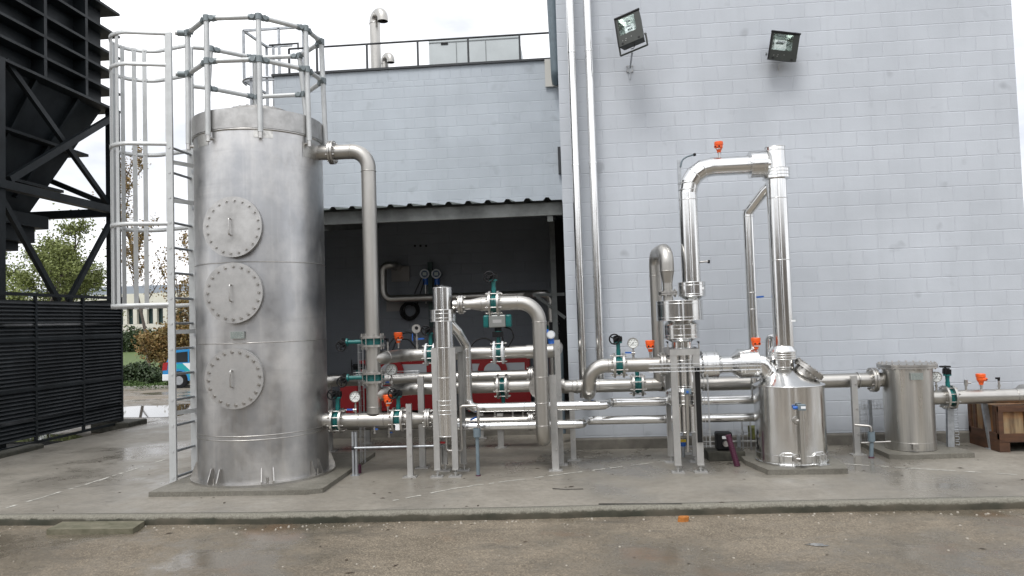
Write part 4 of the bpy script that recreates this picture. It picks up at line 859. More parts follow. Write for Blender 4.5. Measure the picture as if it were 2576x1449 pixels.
def valve(label, p, d, rp, stem, R=None, gap=.085, wheel=(-1, 0, 0), face=(0, -1, 0), group='teal butterfly valves', fm=None, hw=True, neck=.13, tag_=False, wr=.058):
    """wafer butterfly valve: p centre, d pipe direction, stem direction, wheel side direction"""
    p, d, st = V(p), V(d).normalized(), V(stem).normalized(); st = (st - d * st.dot(d)).normalized(); R = R or rp * 1.62
    t = thing('butterfly_valve', label, 'valve', p, group); th = .024
    m = MB(); m.cyl(p - d * gap / 2, p + d * gap / 2, rp * 1.12, n=32); m.torus(p, d, rp * 1.12, .008, 32, 6); m.cyl(p, p - st * (rp * 1.45), .018, n=12); m.cyl(p, p + st * (R + neck * .35), .026, n=14); m.box(p + st * rp * 1.1, (.03, .03, .03)); m.build('body', TEAL, t)
    tp = p + st * (R + neck * .35)
    m = MB(); m.cyl(tp, tp + st * neck * .6, .022, .026, n=14); m.cyl(tp + st * neck * .55, tp + st * neck * .68, .046, n=16); sd_ = d
    m.beam(tp - st * .02, tp + st * neck * .55, .05, .012, d); m.build('stem_neck', TEAL, t)
    for s_ in (-1, 1): flange_mesh(MB(), p + d * s_ * (gap / 2 + th / 2 + .001), d, R, th).build('flange', fm or FLG, t)
    studs(t, p, d, R * .84, gap + th * 2 + .07, .0125, 8)
    if hw:
        wd_ = V(wheel).normalized(); fc = V(face).normalized(); g = tp + st * (neck * .68 + .032); m = MB(); up_ = st
        m.beam(g - wd_ * .045, g + wd_ * .055, .06, .062, st); m.cyl(g + wd_ * .01 - st * .04, g + wd_ * .01 + st * .04, .036, n=18); m.cyl(g - wd_ * .05, g + wd_ * .03, .022, n=12); m.build('gearbox', BLACK, t)
        wc = g + wd_ * .045 + fc * .055; m = MB(); m.cyl(g + wd_ * .03, wc - fc * .0, .010, n=8)
        m.torus(wc, fc, wr, .0085, 28, 8); m.cyl(wc - fc * .012, wc + fc * .012, .018, n=14)
        x, y, z = basis(fc)
        for k in range(3): a_ = 2 * PI * k / 3 + .4; m.tube([wc, wc + (x * math.cos(a_) + y * math.sin(a_)) * wr], .008, n=6)
        m.build('handwheel', BLACK, t)
    if tag_: MB().box(p + V((.01, -rp - .03, -rp * .9)), (.05, .002, .07)).build('paper_tag', WHITE, t)
    return t
DIAL = mat('dial_white', (.72, .74, .72), .35); 
def gauge_proto():
    t = thing('pressure_gauge', 'x', 'gauge', (0, 0, 0)); r = .066
    m = MB(); m.cyl((0, .02, 0), (0, -.022, 0), r, n=40, caps=(1, 0)); m.lathe((0, -.022, 0), (0, -1, 0), [(r, 0), (r * .98, .004), (r * .88, .004), (r * .86, -.004)], 40); m.build('case', FLG, t)
    MB().cyl((0, -.012, 0), (0, -.018, 0), r * .88, n=40).build('dial', DIAL, t)
    m = MB()
    for k in range(11):
        a_ = R_(225 - 27 * k); e = V((math.cos(a_), 0, math.sin(a_))); m.beam(e * r * .66 + V((0, -.0186, 0)), e * r * .80 + V((0, -.0186, 0)), .004, .001, (0, 1, 0))
        if k % 2 == 0: m.box(e * r * .52 + V((0, -.0186, 0)), (.011, .001, .006))
    m.box((0, -.0186, -r * .35), (.018, .001, .005)); m.build('dial_scale', BLACK, t)
    a_ = R_(42); e = V((math.cos(a_), 0, math.sin(a_))); m = MB(); m.beam(-e * r * .55 + V((0, -.0195, 0)), e * r * .35 + V((0, -.0195, 0)), .004, .001, (0, 1, 0)); m.cyl((0, -.0185, 0), (0, -.021, 0), .006, n=10); m.build('needle', BLACK, t)
    m = MB(); m.cyl((0, 0, -r), (0, 0, -r - .03), .009, n=12).cyl((0, 0, -r - .03), (0, 0, -r - .055), .017, n=8).cyl((0, 0, -r - .055), (0, 0, -r - .10), .012, n=12).cyl((0, 0, -r - .10), (0, 0, -r - .135), .016, n=6).cyl((0, 0, -r - .135), (0, 0, -r - .20), .0135, n=12)
    m.build('stem', FLG, t); return t
def lever_proto():
    t = thing('gauge_cock', 'x', 'valve', (0, 0, 0)); MB().cyl((-.02, 0, 0), (.02, 0, 0), .017, n=14).cyl((0, 0, -.022), (0, 0, .022), .016, n=8).build('body', BOLT, t)
    MB().beam((-.02, -.005, .004), (-.095, -.012, .008), .012, .018, (0, 0, 1)).build('lever', BLUE, t); return t
def orange_proto():
    t = thing('level_switch', 'x', 'sensor', (0, 0, 0)); m = MB(); m.lathe((0, 0, 0), (0, 0, 1), [(.001, .128), (.05, .126), (.054, .12), (.054, .086), (.049, .083)], 28); m.build('cap', ORANGE, t)
    m = MB(); m.lathe((0, 0, 0), (0, 0, 1), [(.049, .084), (.047, .05), (.026, .014), (.024, -.008), (.001, -.008)], 24); m.build('housing', ORANGE, t)
    for s_ in (-1, 1):
        q = MB(); q.cyl((s_ * .02, -.03, .06), (s_ * .024, -.064, .058), .018, n=16); q.build('cable_port', ORANGE, t); o = MB().cyl((s_ * .024, -.0645, .058), (s_ * .024, -.066, .058), .011, n=14).build('port_plug', BLACK, t)
    MB().bb((-.03, -.046, .026), (.03, -.040, .038)).build('name_strip', WHITE, t)
    MB().cyl((0, 0, -.008), (0, 0, -.03), .017, n=6).cyl((0, 0, -.03), (0, 0, -.075), .013, n=12).build('stem', BOLT, t); return t
def gland_proto():
    t = thing('pressure_transmitter', 'x', 'sensor', (0, 0, 0)); MB().cyl((0, 0, -.08), (0, 0, .03), .012, n=12).cyl((0, 0, -.045), (0, 0, -.02), .018, n=6).build('body', BOLT, t); MB().cyl((0, 0, .03), (0, 0, .065), .014, n=12).bb((-.035, -.010, .05), (.012, .010, .072)).build('plug', BLACK, t); return t
def drain_proto():
    t = thing('drain_cock', 'x', 'valve', (0, 0, 0)); MB().cyl((0, 0, .04), (0, 0, -.075), .014, n=12).cyl((0, 0, -.01), (0, 0, -.04), .020, n=8).cyl((0, 0, -.06), (0, 0, -.08), .018, n=8).build('body', BOLT, t); MB().bb((.015, -.03, -.03), (.045, -.005, -.015)).cyl((.0, -.0, -.022), (.04, -.012, -.022), .007, n=8).build('lever', BLUE, t); return t
PG, PL_, PO, PT, PDN = gauge_proto(), lever_proto(), orange_proto(), gland_proto(), drain_proto()
GG, GO, GT, GD = 'white dial pressure gauges', 'orange level switches', 'slim pressure transmitters', 'small blue-handled drain cocks'

# ---------------------------------------------------------------- rows (depths)
YM = -1.55      # front manifold
# tank top outlet, elbow and long downpipe
t = thing('outlet_pipe', 'big steel downpipe bending out of the tank top to the lower manifold', 'pipe', A(938, 1057, YM))
xa, xe, xd = A(832, 384, YM), A(929, 384, YM), A(938, 1020, YM); xe = V(((xd.x + A(930, 440, YM).x) / 2, YM, xa.z)); rD = RW(18.4, xe)
zb = A(938, 1040, YM).z
MB().tube([(A(845, 384, YM).x, YM, xa.z), xe, (xe.x, YM, zb)], rD, RW(38, xe) * 1.15, n=36, k=14).build('pipe_run', STEEL, t)
flange_pair(t, (A(836, 384, YM).x, YM, xa.z), (1, 0, 0), RW(29.5, xa), .026, .006, 8)
rings(t, [(A(884, 384, YM).x, YM, xa.z)], (1, 0, 0), rD); rings(t, [(xe.x, YM, A(930, 431, YM).z), (xe.x, YM, A(938, 1023, YM).z)], (0, 0, 1), rD)
# lower manifold
t = thing('manifold_pipe', 'lower steel manifold between the tank and the slim bright column', 'pipe', A(940, 1057, YM))
zM = A(940, 1056, YM).z; px = lambda x, v=1056, Y=YM: A(x, v, Y).x; rM = RW(18.0, A(940, 1056, YM))
MB().cyl((px(838), YM, zM), (px(1033), YM, zM), rM, n=36).build('pipe_run', STEEL, t)
MB().cyl((px(1033), YM, zM), (px(1068), YM, zM), rM, RW(11.5, A(1068, 1056, YM)), n=36).build('reducer', STEEL, t)
MB().cyl((px(1068), YM, zM), (px(1112), YM, zM), RW(11.5, A(1068, 1056, YM)), n=30).build('pipe_run', STEEL, t)
flange_pair(t, (px(1077), YM, zM), (1, 0, 0), RW(25, A(1077, 1056, YM)), .022, .006)
rings(t, [(px(905), YM, zM), (px(968), YM, zM), (px(1034), YM, zM)], (1, 0, 0), rM)
valve('teal valve on the lower manifold right beside the tank', (px(850), YM, zM), (1, 0, 0), rM, (0, 0, 1), RW(31, A(850, 1056, YM)), .075)
valve('teal valve with a paper tag on the lower manifold, right of the tee', (px(1003), YM, zM), (1, 0, 0), rM, (0, 0, 1), RW(30, A(1003, 1056, YM)), .075, tag_=True)
for v, R0, lab in ((859, 31.5, 'upper teal valve clamped across the long vertical downpipe'), (949, 31.5, 'middle teal valve across the vertical downpipe below the upper branch')):
    p = V((xe.x, YM, A(938, v, YM).z)); valve(lab, p, (0, 0, 1), rD, (-1, -.05, 0), RW(R0, p), .075, wheel=(-.3, 0, -.8), face=(0, -1, 0), neck=.16)
def at_z(x, v, Y): return A(x, v, Y)
place(PG, USED, A(894, 998, YM), 'gauge on the lower manifold between the tank and the downpipe', GG); place(PL_, USED, A(893, 1031, YM - .01), 'blue lever cock under the gauge next to the tank', 'blue lever gauge cocks')
p = A(976, 1020, YM); place(PO, USED, p, 'orange switch on the lower manifold right of the downpipe', GO, rot=(0, 0, .5), scale=1.0)
place(PDN, USED, V((px(942), YM, zM - rM)), 'drain cock under the lower manifold below the tee', GD); place(PDN, USED, A(979, 1083, YM + .3), 'second drain cock hanging behind the lower manifold', GD)
# upper and lower branches towards the back
def branch(nm, lab, v0, v1, Yb, x1, xb_=None, r_px=15.6, endx=1340, v2=None, seam=(960, 1026)):
    t = thing('branch_pipe', lab, 'pipe', A(1100, v1, Yb)); Z = A(1100, v1, Yb).z; r = RW(r_px, A(1100, v1, Yb))
    p0 = V((xe.x, YM, Z)); xk = A(x1, v1, Yb).x; xend = A(endx, v2 or v1, Yb).x
    MB().tube([p0, (p0.x + .10, YM + .02, Z), (xk, Yb, Z), (xend, Yb, Z)], r, .25, n=32, k=8).build('pipe_run', STEEL, t)
    d = (V((xk, Yb, Z)) - V((p0.x + .1, YM + .02, Z))).normalized(); rings(t, [V((p0.x + .1, YM + .02, Z)) + d * .10], d, r); rings(t, [(xk + .1, Yb, Z)], (1, 0, 0), r); return t, Z, r
YB = -.92
tU, ZU, rU = branch('u', 'upper bright branch pipe running right from the downpipe', 895, 891, YB, 1015, endx=1392, v2=886)
X_ = lambda x, v, Y: A(x, v, Y).x
valve('white-flanged teal valve half hidden behind the slim column', (X_(1084, 893, YB), YB, ZU), (1, 0, 0), rU, (0, 0, 1), RW(28, A(1084, 893, YB)), .075, fm=WHITE)
pv = V((X_(1255, 887, YB), YB, ZU)); va = valve('white-flanged teal valve with a pneumatic actuator above it', pv, (1, 0, 0), rU, (0, 0, 1), RW(29, pv), .08, fm=WHITE, hw=False, neck=.12)
# actuator as parts of that valve
za = A(1252, 808, YB).z; xa0, xa1 = X_(1231, 808, YB), X_(1273, 808, YB); xc = (xa0 + xa1) / 2; hA = RW(15.5, V((xc, YB, za)))
MB().cyl((pv.x, YB, ZU + .2), (pv.x, YB, za - hA - .07), .028, n=14).build('yoke', TEAL, va); MB().bb((pv.x - .07, YB - .06, za - hA - .12), (pv.x + .06, YB + .05, za - hA - .055)).cyl((pv.x, YB, za - hA - .07), (pv.x, YB, za - hA + .01), .045, n=16).build('switch_box', BLACK, va)
MB().bb((xa0, YB - .08, za - hA), (xa1, YB + .08, za + hA)).build('actuator_body', mat('actuator_grey', (.30, .31, .30), .45, .5), va, bevel=.012)
for xs_, dd in ((xa0, -1), (xa1, 1)): MB().bb((xs_ + dd * .001, YB - .085, za - hA * 1.02), (xs_ + dd * .07, YB + .085, za + hA * 1.02)).build('end_cap', TEAL, va, bevel=.02)
MB().bb((xa0 + .05, YB - .082, za - .02), (xa1 - .05, YB - .0805, za + .02)).build('actuator_label', mat('label_silver', (.5, .5, .5), .4, .4), va)
o = MB().tube([(xa1 - .03, YB - .04, za - hA), (xa1 + .07, YB - .04, za - hA - .02), (xa1 + .10, YB - .04, za - hA - .12), (xa1 + .03, YB - .04, za - hA - .24), (pv.x + .08, YB - .04, za - hA - .26), (pv.x + .05, YB - .04, za - hA - .10)], .009, .08, n=8).build('cable_loop', RUBBER); tag(o, 'short black cable loop hanging off the pneumatic actuator', 'cable')
tL, ZL, rL = branch('l', 'lower bright branch pipe running right to the big blind flange', 980, 976, YB + .02, 1015, endx=1420, v2=969)
YL = YB + .02
rings(tU, [(X_(1325, 888, YB), YB, ZU), (X_(1010, 890, YB) + .1, YB, ZU)], (1, 0, 0), rU)
# elbow of the upper branch up towards the flow meter
MB().tube([(X_(1325, 888, YB), YB, ZU), (X_(1392, 885, YB), YB, ZU), (X_(1396, 885, YB), YB + .30, ZU), (X_(1396, 870, YB), YB + 1.2, ZU)], rU * 1.1, .16, n=28).build('elbow', STEEL, tU)
p = A(1386, 842, YB + .25); t = thing('flow_transmitter', 'white-faced flow transmitter on a blue neck above the pipe elbow', 'transmitter', p)
MB().cyl(p + V((0, .05, 0)), p - V((0, .05, 0)), RW(10.5, p), n=32).build('head', WHEAD, t, bevel=.008); MB().cyl(p - V((0, .052, 0)), p - V((0, .058, 0)), RW(8, p), n=28).build('lid', WHITE, t); MB().cyl(p + V((-.005, .01, -.05)), p + V((.005, .01, -.14)), .04, n=16).build('neck', BLUE, t); MB().bb((p.x - .09, p.y - .01, p.z + .0), (p.x - .03, p.y + .05, p.z + .07)).build('junction_box', BLUE, t)
# clamps over the upper branch elbow is omitted; valve on lower branch
valve('teal valve with hidden stem on the lower branch, behind the thin drain pipe', (X_(1264, 974, YL), YL, ZL), (1, 0, 0), rL, (0, .3, -1), RW(31, A(1264, 974, YL)), .08, hw=False)
# flange facing the yard behind the U pipe
p = A(1364, 974, YL); p.z = ZL; t = thing('blind_flange', 'large round flange facing the yard behind the U-shaped pipe', 'flange', p)
MB().cyl(p, p - V((0, .18, 0)), rL, n=32).build('stub', STEEL, t); flange_mesh(MB(), p - V((0, .20, 0)), (0, 1, 0), RW(31, p), .03).build('flange', FLG, t); studs(t, p - V((0, .20, 0)), (0, 1, 0), RW(25.5, p), .07, .014, 8)
# line going on to the right along the wall
YC_ = -.80
t = thing('main_pipe', 'long horizontal steel main running right past the tall wall pipes', 'pipe', A(1550, 970, YC_)); Z1 = A(1540, 970, YC_).z; r1 = RW(16.5, A(1540, 970, YC_))
MB().cyl((X_(1380, 972, YC_), YC_, Z1), (X_(1662, 966, YC_), YC_, Z1), r1, n=36).build('pipe_run', STEEL, t); rings(t, [(X_(v, 970, YC_), YC_, Z1) for v in (1440, 1463, 1508, 1640)], (1, 0, 0), r1)
MB().torus((X_(1448, 970, YC_) + .02, YC_, Z1), (1, 0, 0), r1 + .006, .008, 32, 6).build('u_bolt', BOLT, t)
# riser with hook bend into the drum
xr1 = (X_(1656, 940, YC_) + A(1652, 700, YC_).x) / 2; ztp = A(1664, 634, YC_ - .3).z; YR = -1.45; ze = A(1680, 735, YR).z; xr2 = A(1680, 735, YR).x
MB().tube([(xr1, YC_, Z1 - r1 * .3), (xr1, YC_, ztp), ((xr1 + xr2) / 2 - .0, YC_ - .3, ztp + .0), (xr2, YR, ztp), (xr2, YR, A(1676, 682, YR).z)], [r1 * .92, r1 * .92, r1 * .98, r1 * 1.0, r1 * 1.0], .17, n=32, k=12).build('riser', STEEL, t)
zq = A(1676, 682, YR).z; MB().cyl((xr2, YR, zq), (xr2, YR, A(1678, 712, YR).z), r1 * 1.0, RW(12.2, V((xr2, YR, zq))), n=32).cyl((xr2, YR, A(1678, 712, YR).z), (xr2, YR, A(1680, 760, YR).z), RW(12.2, V((xr2, YR, zq))), n=28).build('reducer', STEEL, t)
rings(t, [(xr2, YR, zq)], (0, 0, 1), r1); flange_pair(t, (xr2, YR, A(1680, 738, YR).z), (0, 0, 1), RW(24, V((xr2, YR, ze))), .018, .005)
rings(t, [(xr1, YC_, A(1652, 694, YC_).z)], (0, 0, 1), r1 * .92)
valve('teal valve on the main pipe left of the riser, below the gauge', (X_(1604, 969, YC_), YC_, Z1), (1, 0, 0), r1, (0, 0, 1), RW(28.5, A(1604, 969, YC_)), .085, hw=False, neck=.1)
# right-hand continuation to the small vessel
Y2 = -.62
t = thing('main_pipe', 'horizontal steel pipe from behind the frame through to the small bolted vessel', 'pipe', A(2130, 957, Y2)); Z2 = A(2130, 957, Y2).z; r2 = RW(17.8, A(2130, 957, Y2))
MB().tube([(xr1 + .0, YC_, Z1 + .0), (X_(1720, 963, Y2), Y2, Z2 + .0), (X_(2250, 952, Y2), Y2, Z2)], r2, .3, n=36).build('pipe_run', STEEL, t)
flange_pair(t, (X_(2196, 957, Y2), Y2, Z2), (1, 0, 0), RW(30.5, A(2196, 957, Y2)), .028, .006); MB().torus((X_(2158, 956, Y2), Y2, Z2), (1, 0, 0), r2 + .007, .008, 32, 6).build('u_bolt', BOLT, t)

# U shaped front pipe
YU = -1.62
t = thing('loop_pipe', 'big steel pipe looping from the slim column over and down in front', 'pipe', A(1360, 1000, YU))
Zt_ = A(1270, 762.6, YU).z; rU2 = RW(17.7, A(1300, 762, YU)); xv = (X_(1357, 811, YU) + X_(1366, 1100, YU)) / 2; zl = A(1366, 1115, YU).z + .02
MB().tube([(X_(1212, 763, YU), YU, Zt_), (xv, YU, Zt_), (xv, YU, zl + .0), (xv, YU + .38, zl), (xv, YU + .38, ZL - .1)], rU2, .235, n=40, k=14).build('pipe_run', STEEL, t)
rN = RW(12.2, A(1170, 763, YU)); MB().cyl((X_(1140, 763, YU), YU, Zt_), (X_(1184, 763, YU), YU, Zt_), rN, n=28).build('nozzle', STEEL, t); MB().cyl((X_(1184, 763, YU), YU, Zt_), (X_(1212, 763, YU), YU, Zt_), rN, rU2, n=32).build('reducer', STEEL, t)
flange_pair(t, (X_(1160, 763, YU), YU, Zt_), (1, 0, 0), RW(23.5, A(1160, 763, YU)), .022, .006)
MB().cyl(A(1170, 778, YU - .02), A(1184, 777, YU - .02), .009, n=8).build('vent_stub', BOLT, t)
rings(t, [(X_(1303, 763, YU), YU, Zt_), (X_(1212, 763, YU), YU, Zt_)], (1, 0, 0), rU2); rings(t, [(xv, YU, A(1360, v, YU).z) for v in (810, 948, 1013, 1070)], (0, 0, 1), rU2)
valve('highest teal valve, on the loop pipe beside the slim column top', (X_(1243, 763, YU), YU, Zt_), (1, 0, 0), rU2, (0, 0, 1), RW(31.5, A(1243, 763, YU)), .07)

# ---------------------------------------------------------------- slim column 1
YK = -1.62; kx = (A(1115.5, 755, YK).x + A(1120, 1090, YK).x) / 2
t = thing('filter_column', 'slim bright clad column standing in a four-legged steel frame', 'column', (kx, YK, 0)); zz = lambda v, x=1117, Y=YK: A(x, v, Y).z; rr = lambda p_: RW(p_, V((kx, YK, 1.5)))
MB().lathe((kx, YK, 0), (0, 0, 1), [(rr(24.6), zz(1097)), (rr(24.6), zz(723)), (.001, zz(716))], 48).lathe((kx, YK, 0), (0, 0, 1), [(.001, zz(1097)), (rr(24.6), zz(1097))], 48).build('cladding', CLAD, t)
for a_, b_, r_ in ((779, 809, 33), (1005, 1041, 26.5)):
    m = MB(); m.lathe((kx, YK, 0), (0, 0, 1), [(rr(24), zz(a_)), (rr(r_), zz(a_)), (rr(r_), zz(b_)), (rr(24), zz(b_))], 48); m.build('flange_box', CLAD, t)
    for v in (a_ + 1, a_ + (b_ - a_) * .33, a_ + (b_ - a_) * .7, b_ - 1): MB().torus((kx, YK, zz(v)), (0, 0, 1), rr(r_), .004, 48, 6).build('bead', CLAD, t)
for v in (724, 874, 949, 1095): MB().torus((kx, YK, zz(v)), (0, 0, 1), rr(24.8), .004, 48, 6).build('bead', CLAD, t)
MB().cyl((kx, YK, zz(1097)), (kx, YK, zz(1112)), .022, n=12).build('drain_neck', FLG, t)
def leg_frame(name, label, feet, ztop, wd, dp, beams, plate=.075, faceback=True):
    cxx = sum(f[0] for f in feet) / 4; cyy_ = sum(f[1] for f in feet) / 4; t = thing(name, label, 'frame', (cxx, cyy_, 0))
    for i, (x, y) in enumerate(feet):
        fc = (0, -1, 0) if y < cyy_ else (0, 1, 0); MB().channel((x, y, .085), (x, y, ztop), wd, dp, .006, fc).build('leg', POST, t)
        m = MB(); m.bb((x - plate, y - .05, .0), (x + plate * .9, y + .06, .012)); m.cyl((x, y + .01, .01), (x, y + .01, .09), .010, n=10); m.hexb((x, y + .01, .04), (0, 0, 1), .02, .012); m.bb((x - wd / 2, y - .02, .078), (x + wd / 2, y + .05, .088)); m.build('foot', POST, t)
        for q in (-1, 1): MB().hexb((x + q * plate * .7, y + .02, .012), (0, 0, 1), .012, .014).build('anchor_bolt', BOLT, t)
    return t
fy0 = G(1100, 1200).y; fxl = A(1096, 1040, fy0).x; fxr = A(1141.5, 1040, fy0).x; fy1 = fy0 + .34
k1 = leg_frame('column_frame', 'four-legged steel channel frame around the slim bright column', [(fxl, fy0), (fxr, fy0), (fxl + .03, fy1), (fxr + .05, fy1)], A(1117, 875, fy0).z, .068, .05, None)
zt_k = A(1117, 875, fy0).z
for a_, b_ in (((fxl - .03, fy0), (fxl - .01, fy1)), ((fxr + .035, fy0), (fxr + .075, fy1))): MB().beam((a_[0], a_[1], zt_k - .03), (b_[0], b_[1], zt_k - .03), .006, .06, (0, 0, 1)).build('top_beam', POST, k1)
MB().beam((fxl, fy1 + .01, zt_k - .03), (fxr + .05, fy1 + .01, zt_k - .03), .006, .06, (0, 0, 1)).build('top_beam', POST, k1)
# clad bypass pipes (front pair)
YF1 = -1.35; YF2 = -1.0
def cladpipe(nm, lab, pts, r, beads, seg=3, fil=.13, cat='pipe'):
    t = thing('clad_pipe', lab, cat, pts[len(pts) // 2]); MB().tube(pts, r, fil, n=32, seg=seg, sm=False).build('pipe_run', CLAD, t)
    for p, d in beads: MB().torus(p, d, r + .002, .0045, 32, 6).build('bead', CLAD, t)
    return t
rc1 = RW(11.6, A(1300, 1022, YF1)); zc1 = A(1300, 1024, YF1).z; zc2 = A(1700, 1009, YF2).z; xq = A(1175.5, 950, YF1).x
x15 = X_(1524, 1020, YF1)
cladpipe('a', 'upper bright clad pipe dropping from the slim column and running right to the round vessel', [V((kx + .05, YK, A(1130, 805, YK).z)), A(1152, 834, -1.52), V((xq, YF1, A(1175, 868, YF1).z)), V((xq, YF1, zc1)), V((x15, YF1, zc1)), V((x15 + .06, YF2, zc2)), V((X_(1915, 1003, YF2), YF2, zc2))], rc1,
         [((xq, YF1, A(1176, v, YF1).z), (0, 0, 1)) for v in (878, 899, 945, 1006)] + [((X_(v, 1021, YF1), YF1, zc1), (1, 0, 0)) for v in (1193, 1320, 1450, 1505)] + [((X_(v, 1010, YF2), YF2, zc2), (1, 0, 0)) for v in (1562, 1670, 1895)], seg=2, fil=.09)
rc2 = RW(11.3, A(1300, 1070, YF1)); zc3 = A(1300, 1070, YF1).z; zc4 = A(1700, 1053, YF2).z; x14 = X_(1463, 1066, YF1)
cladpipe('b', 'lower bright clad pipe running right along the pair to the round vessel', [V((kx + .08, YF1, zc3)), V((x14, YF1, zc3)), V((x14 + .06, YF2, zc4)), V((X_(1915, 1048, YF2), YF2, zc4))], rc2,
         [((X_(v, 1070, YF1), YF1, zc3), (1, 0, 0)) for v in (1178, 1218, 1232, 1330, 1443)] + [((X_(v, 1055, YF2), YF2, zc4), (1, 0, 0)) for v in (1516, 1672, 1895)], seg=2, fil=.09)
p = A(1184, 1056, YF1 - .02); o = MB().beam(p, p + V((.07, -.01, .03)), .03, .02, (0, 0, 1)).build('valve_lever', BLUE); tag(o, 'blue lever on the lower clad pipe right of the slim column', 'lever')
# back pipes behind the manifold
YQ = .15
for nm, lab, vl, vr, rp in (('a', 'upper back pipe from the tank ending in a flange behind the loop pipe', 958, 945, 14.8), ('b', 'lower back pipe from the tank passing low behind the manifold', 1069, 1059, 14.2)):
    zL = (A(850, vl, YQ).z + A(1300, vr, YQ).z) / 2; r_ = RW(rp, A(1100, vl, YQ)); xl_ = X_(815, vl, YQ); xr_ = X_(1336, vr, YQ)
    t = thing('back_pipe', lab, 'pipe', ((xl_ + xr_) / 2, YQ, zL)); MB().tube([(TX, TY + .4, zL), (TX + .1, YQ, zL), (xr_, YQ, zL)], r_, .3, n=32).build('pipe_run', STEEL, t); rings(t, [(X_(v, vl, YQ), YQ, zL) for v in (862, 1140, 1205)], (1, 0, 0), r_)
    flange_pair(t, (xr_, YQ, zL), (1, 0, 0), RW(24, A(1336, vr, YQ)), .024, .006)
    if nm == 'b':
        for x in (1245, 1290, 1316): MB().cyl((X_(x, 1050, YQ), YQ, zL + r_), (X_(x, 1050, YQ), YQ, zL + r_ + .1), .014, n=10).build('stub', BOLT, t)
valve('dark-wheeled small teal valve standing on the upper back pipe', A(905, 952, YQ - .02), (0, .2, 1), .05, (0, 0, 1), None, .02) if 0 else None
t = thing('gear_valve', 'black-topped teal valve head rising behind the downpipe', 'valve', A(900, 945, YQ)); p = A(901, 935, YQ)
MB().cyl(p - V((0, 0, .06)), p + V((0, 0, .03)), .03, n=12).build('stem_neck', TEAL, t); MB().bb(p + V((-.06, -.04, .03)), p + V((.09, .04, .11))).build('gearbox', BLACK, t); q = A(885, 921, YQ - .05); MB().torus(q, (1, .35, 0), .085, .009, 24, 6).cyl(q, q + V((.1, .0, 0)), .01, n=8).build('handwheel', BLACK, t)
# gauge, switches on branches
place(PO, USED, A(1002, 861, YB), 'orange switch on the upper branch pipe, right of the downpipe', GO, rot=(0, 0, .6)); place(PT, USED, A(975, 866, YM + .15), 'slim black-topped probe on the upper branch beside the downpipe', GT)
place(PG, USED, A(985, 930, YM + .25), 'gauge above the lower branch pipe, in front of the wire tray', GG, scale=1.05); place(PL_, USED, A(984, 962, YM + .2), 'blue lever cock below the gauge on the lower branch', 'blue lever gauge cocks')
t = thing('round_indicator', 'round steel indicator with a dark eye above the upper branch', 'indicator', A(1048, 827, YB)); p = A(1048, 827, YB); MB().cyl(p + V((0, .03, 0)), p - V((0, .03, 0)), RW(11, p), n=32).build('case', FLG, t, bevel=.006); MB().cyl(p - V((-.005, .031, -.01)), p - V((-.005, .036, -.01)), .022, n=20).build('eye', BLACK, t); MB().tube([p - V((0, 0, .06)), p - V((0, 0, .30))], .012, n=10).cyl(p - V((0, 0, .11)), p - V((0, 0, .15)), .022, n=6).cyl(p - V((0, 0, .2)), p - V((0, 0, .24)), .02, n=6).build('stem', BOLT, t)
MB().beam(p + V((.02, -.02, -.13)), p + V((.10, -.02, -.125)), .016, .02, (0, 0, 1)).beam(p + V((-.05, -.02, -.06)), p + V((-.05, -.02, -.15)), .012, .014, (0, 1, 0)).build('lever', BLUE, t)
# cables arching behind
def cable(name, lab, pts, r=.011, fil=.25, m_=RUBBER): o = MB().tube(pts, r, fil, n=8, k=10).build(name, m_); tag(o, lab, 'cable'); return o
cable('black_cable', 'black cable arching from the back wall to the upper branch, left one', [A(975, 880, -.3), A(985, 850, -.2), A(1030, 832, -.1), A(1052, 850, -.2), A(1045, 882, -.4)])
cable('black_cable', 'black cable arching left of the pneumatic actuator', [A(1178, 885, -.4), A(1195, 852, -.3), A(1235, 850, -.3), A(1243, 880, -.5)])
cable('black_cable', 'lower black cable arching under the first behind the orange switch', [A(988, 880, -.3), A(996, 858, -.1), A(1025, 850, 0), A(1050, 880, -.3)])

# ---------------------------------------------------------------- column 2
fy0 = G(1706, 1189).y; fl, fr_ = A(1700, 1030, fy0).x, A(1757, 1030, fy0).x; fy1 = fy0 + .58
zt2_ = A(1723, 878, fy0).z
k2 = leg_frame('column_frame', 'four-legged steel frame with plate head around the stepped clad column', [(fl, fy0), (fr_, fy0), (fl + .0, fy1), (fr_ + .04, fy1)], zt2_, .075, .05, None)
MB().beam((fl - .04, fy0 - .003, zt2_ - .035), (fr_ + .04, fy0 - .003, zt2_ - .035), .008, .07, (0, 0, 1)).build('top_beam', POST, k2)
for a_, b_ in (((fl - .037, fy0), (fl - .037, fy1)), ((fr_ + .037, fy0), (fr_ + .077, fy1)), ((fl, fy1 + .005), (fr_ + .04, fy1 + .005))): MB().beam((a_[0], a_[1] + .01, zt2_ - .035), (b_[0], b_[1], zt2_ - .035), .006, .07, (0, 0, 1)).build('top_beam', POST, k2)
YD = fy0 + .30; dx = (A(1711, 780, YD).x + A(1723, 1040, YD).x) / 2
t = thing('clad_column', 'stepped bright clad column with a wide drum on top of the frame', 'column', (dx, YD, .4)); zz = lambda v, x=1715, Y=YD: A(x, v, Y).z; rr = lambda p_: RW(p_, V((dx, YD, 1.6)))
def clad_lathe(parent, x, y, prof, z_of, r_of, beads=(), name='cladding', n=56):
    MB().lathe((x, y, 0), (0, 0, 1), [(max(.001, r_of(r_)), z_of(v)) for r_, v in prof], n).build(name, CLAD, parent)
    for v, r_ in beads: MB().torus((x, y, z_of(v)), (0, 0, 1), r_of(r_) + .001, .0045, n, 6).build('bead', CLAD, parent)
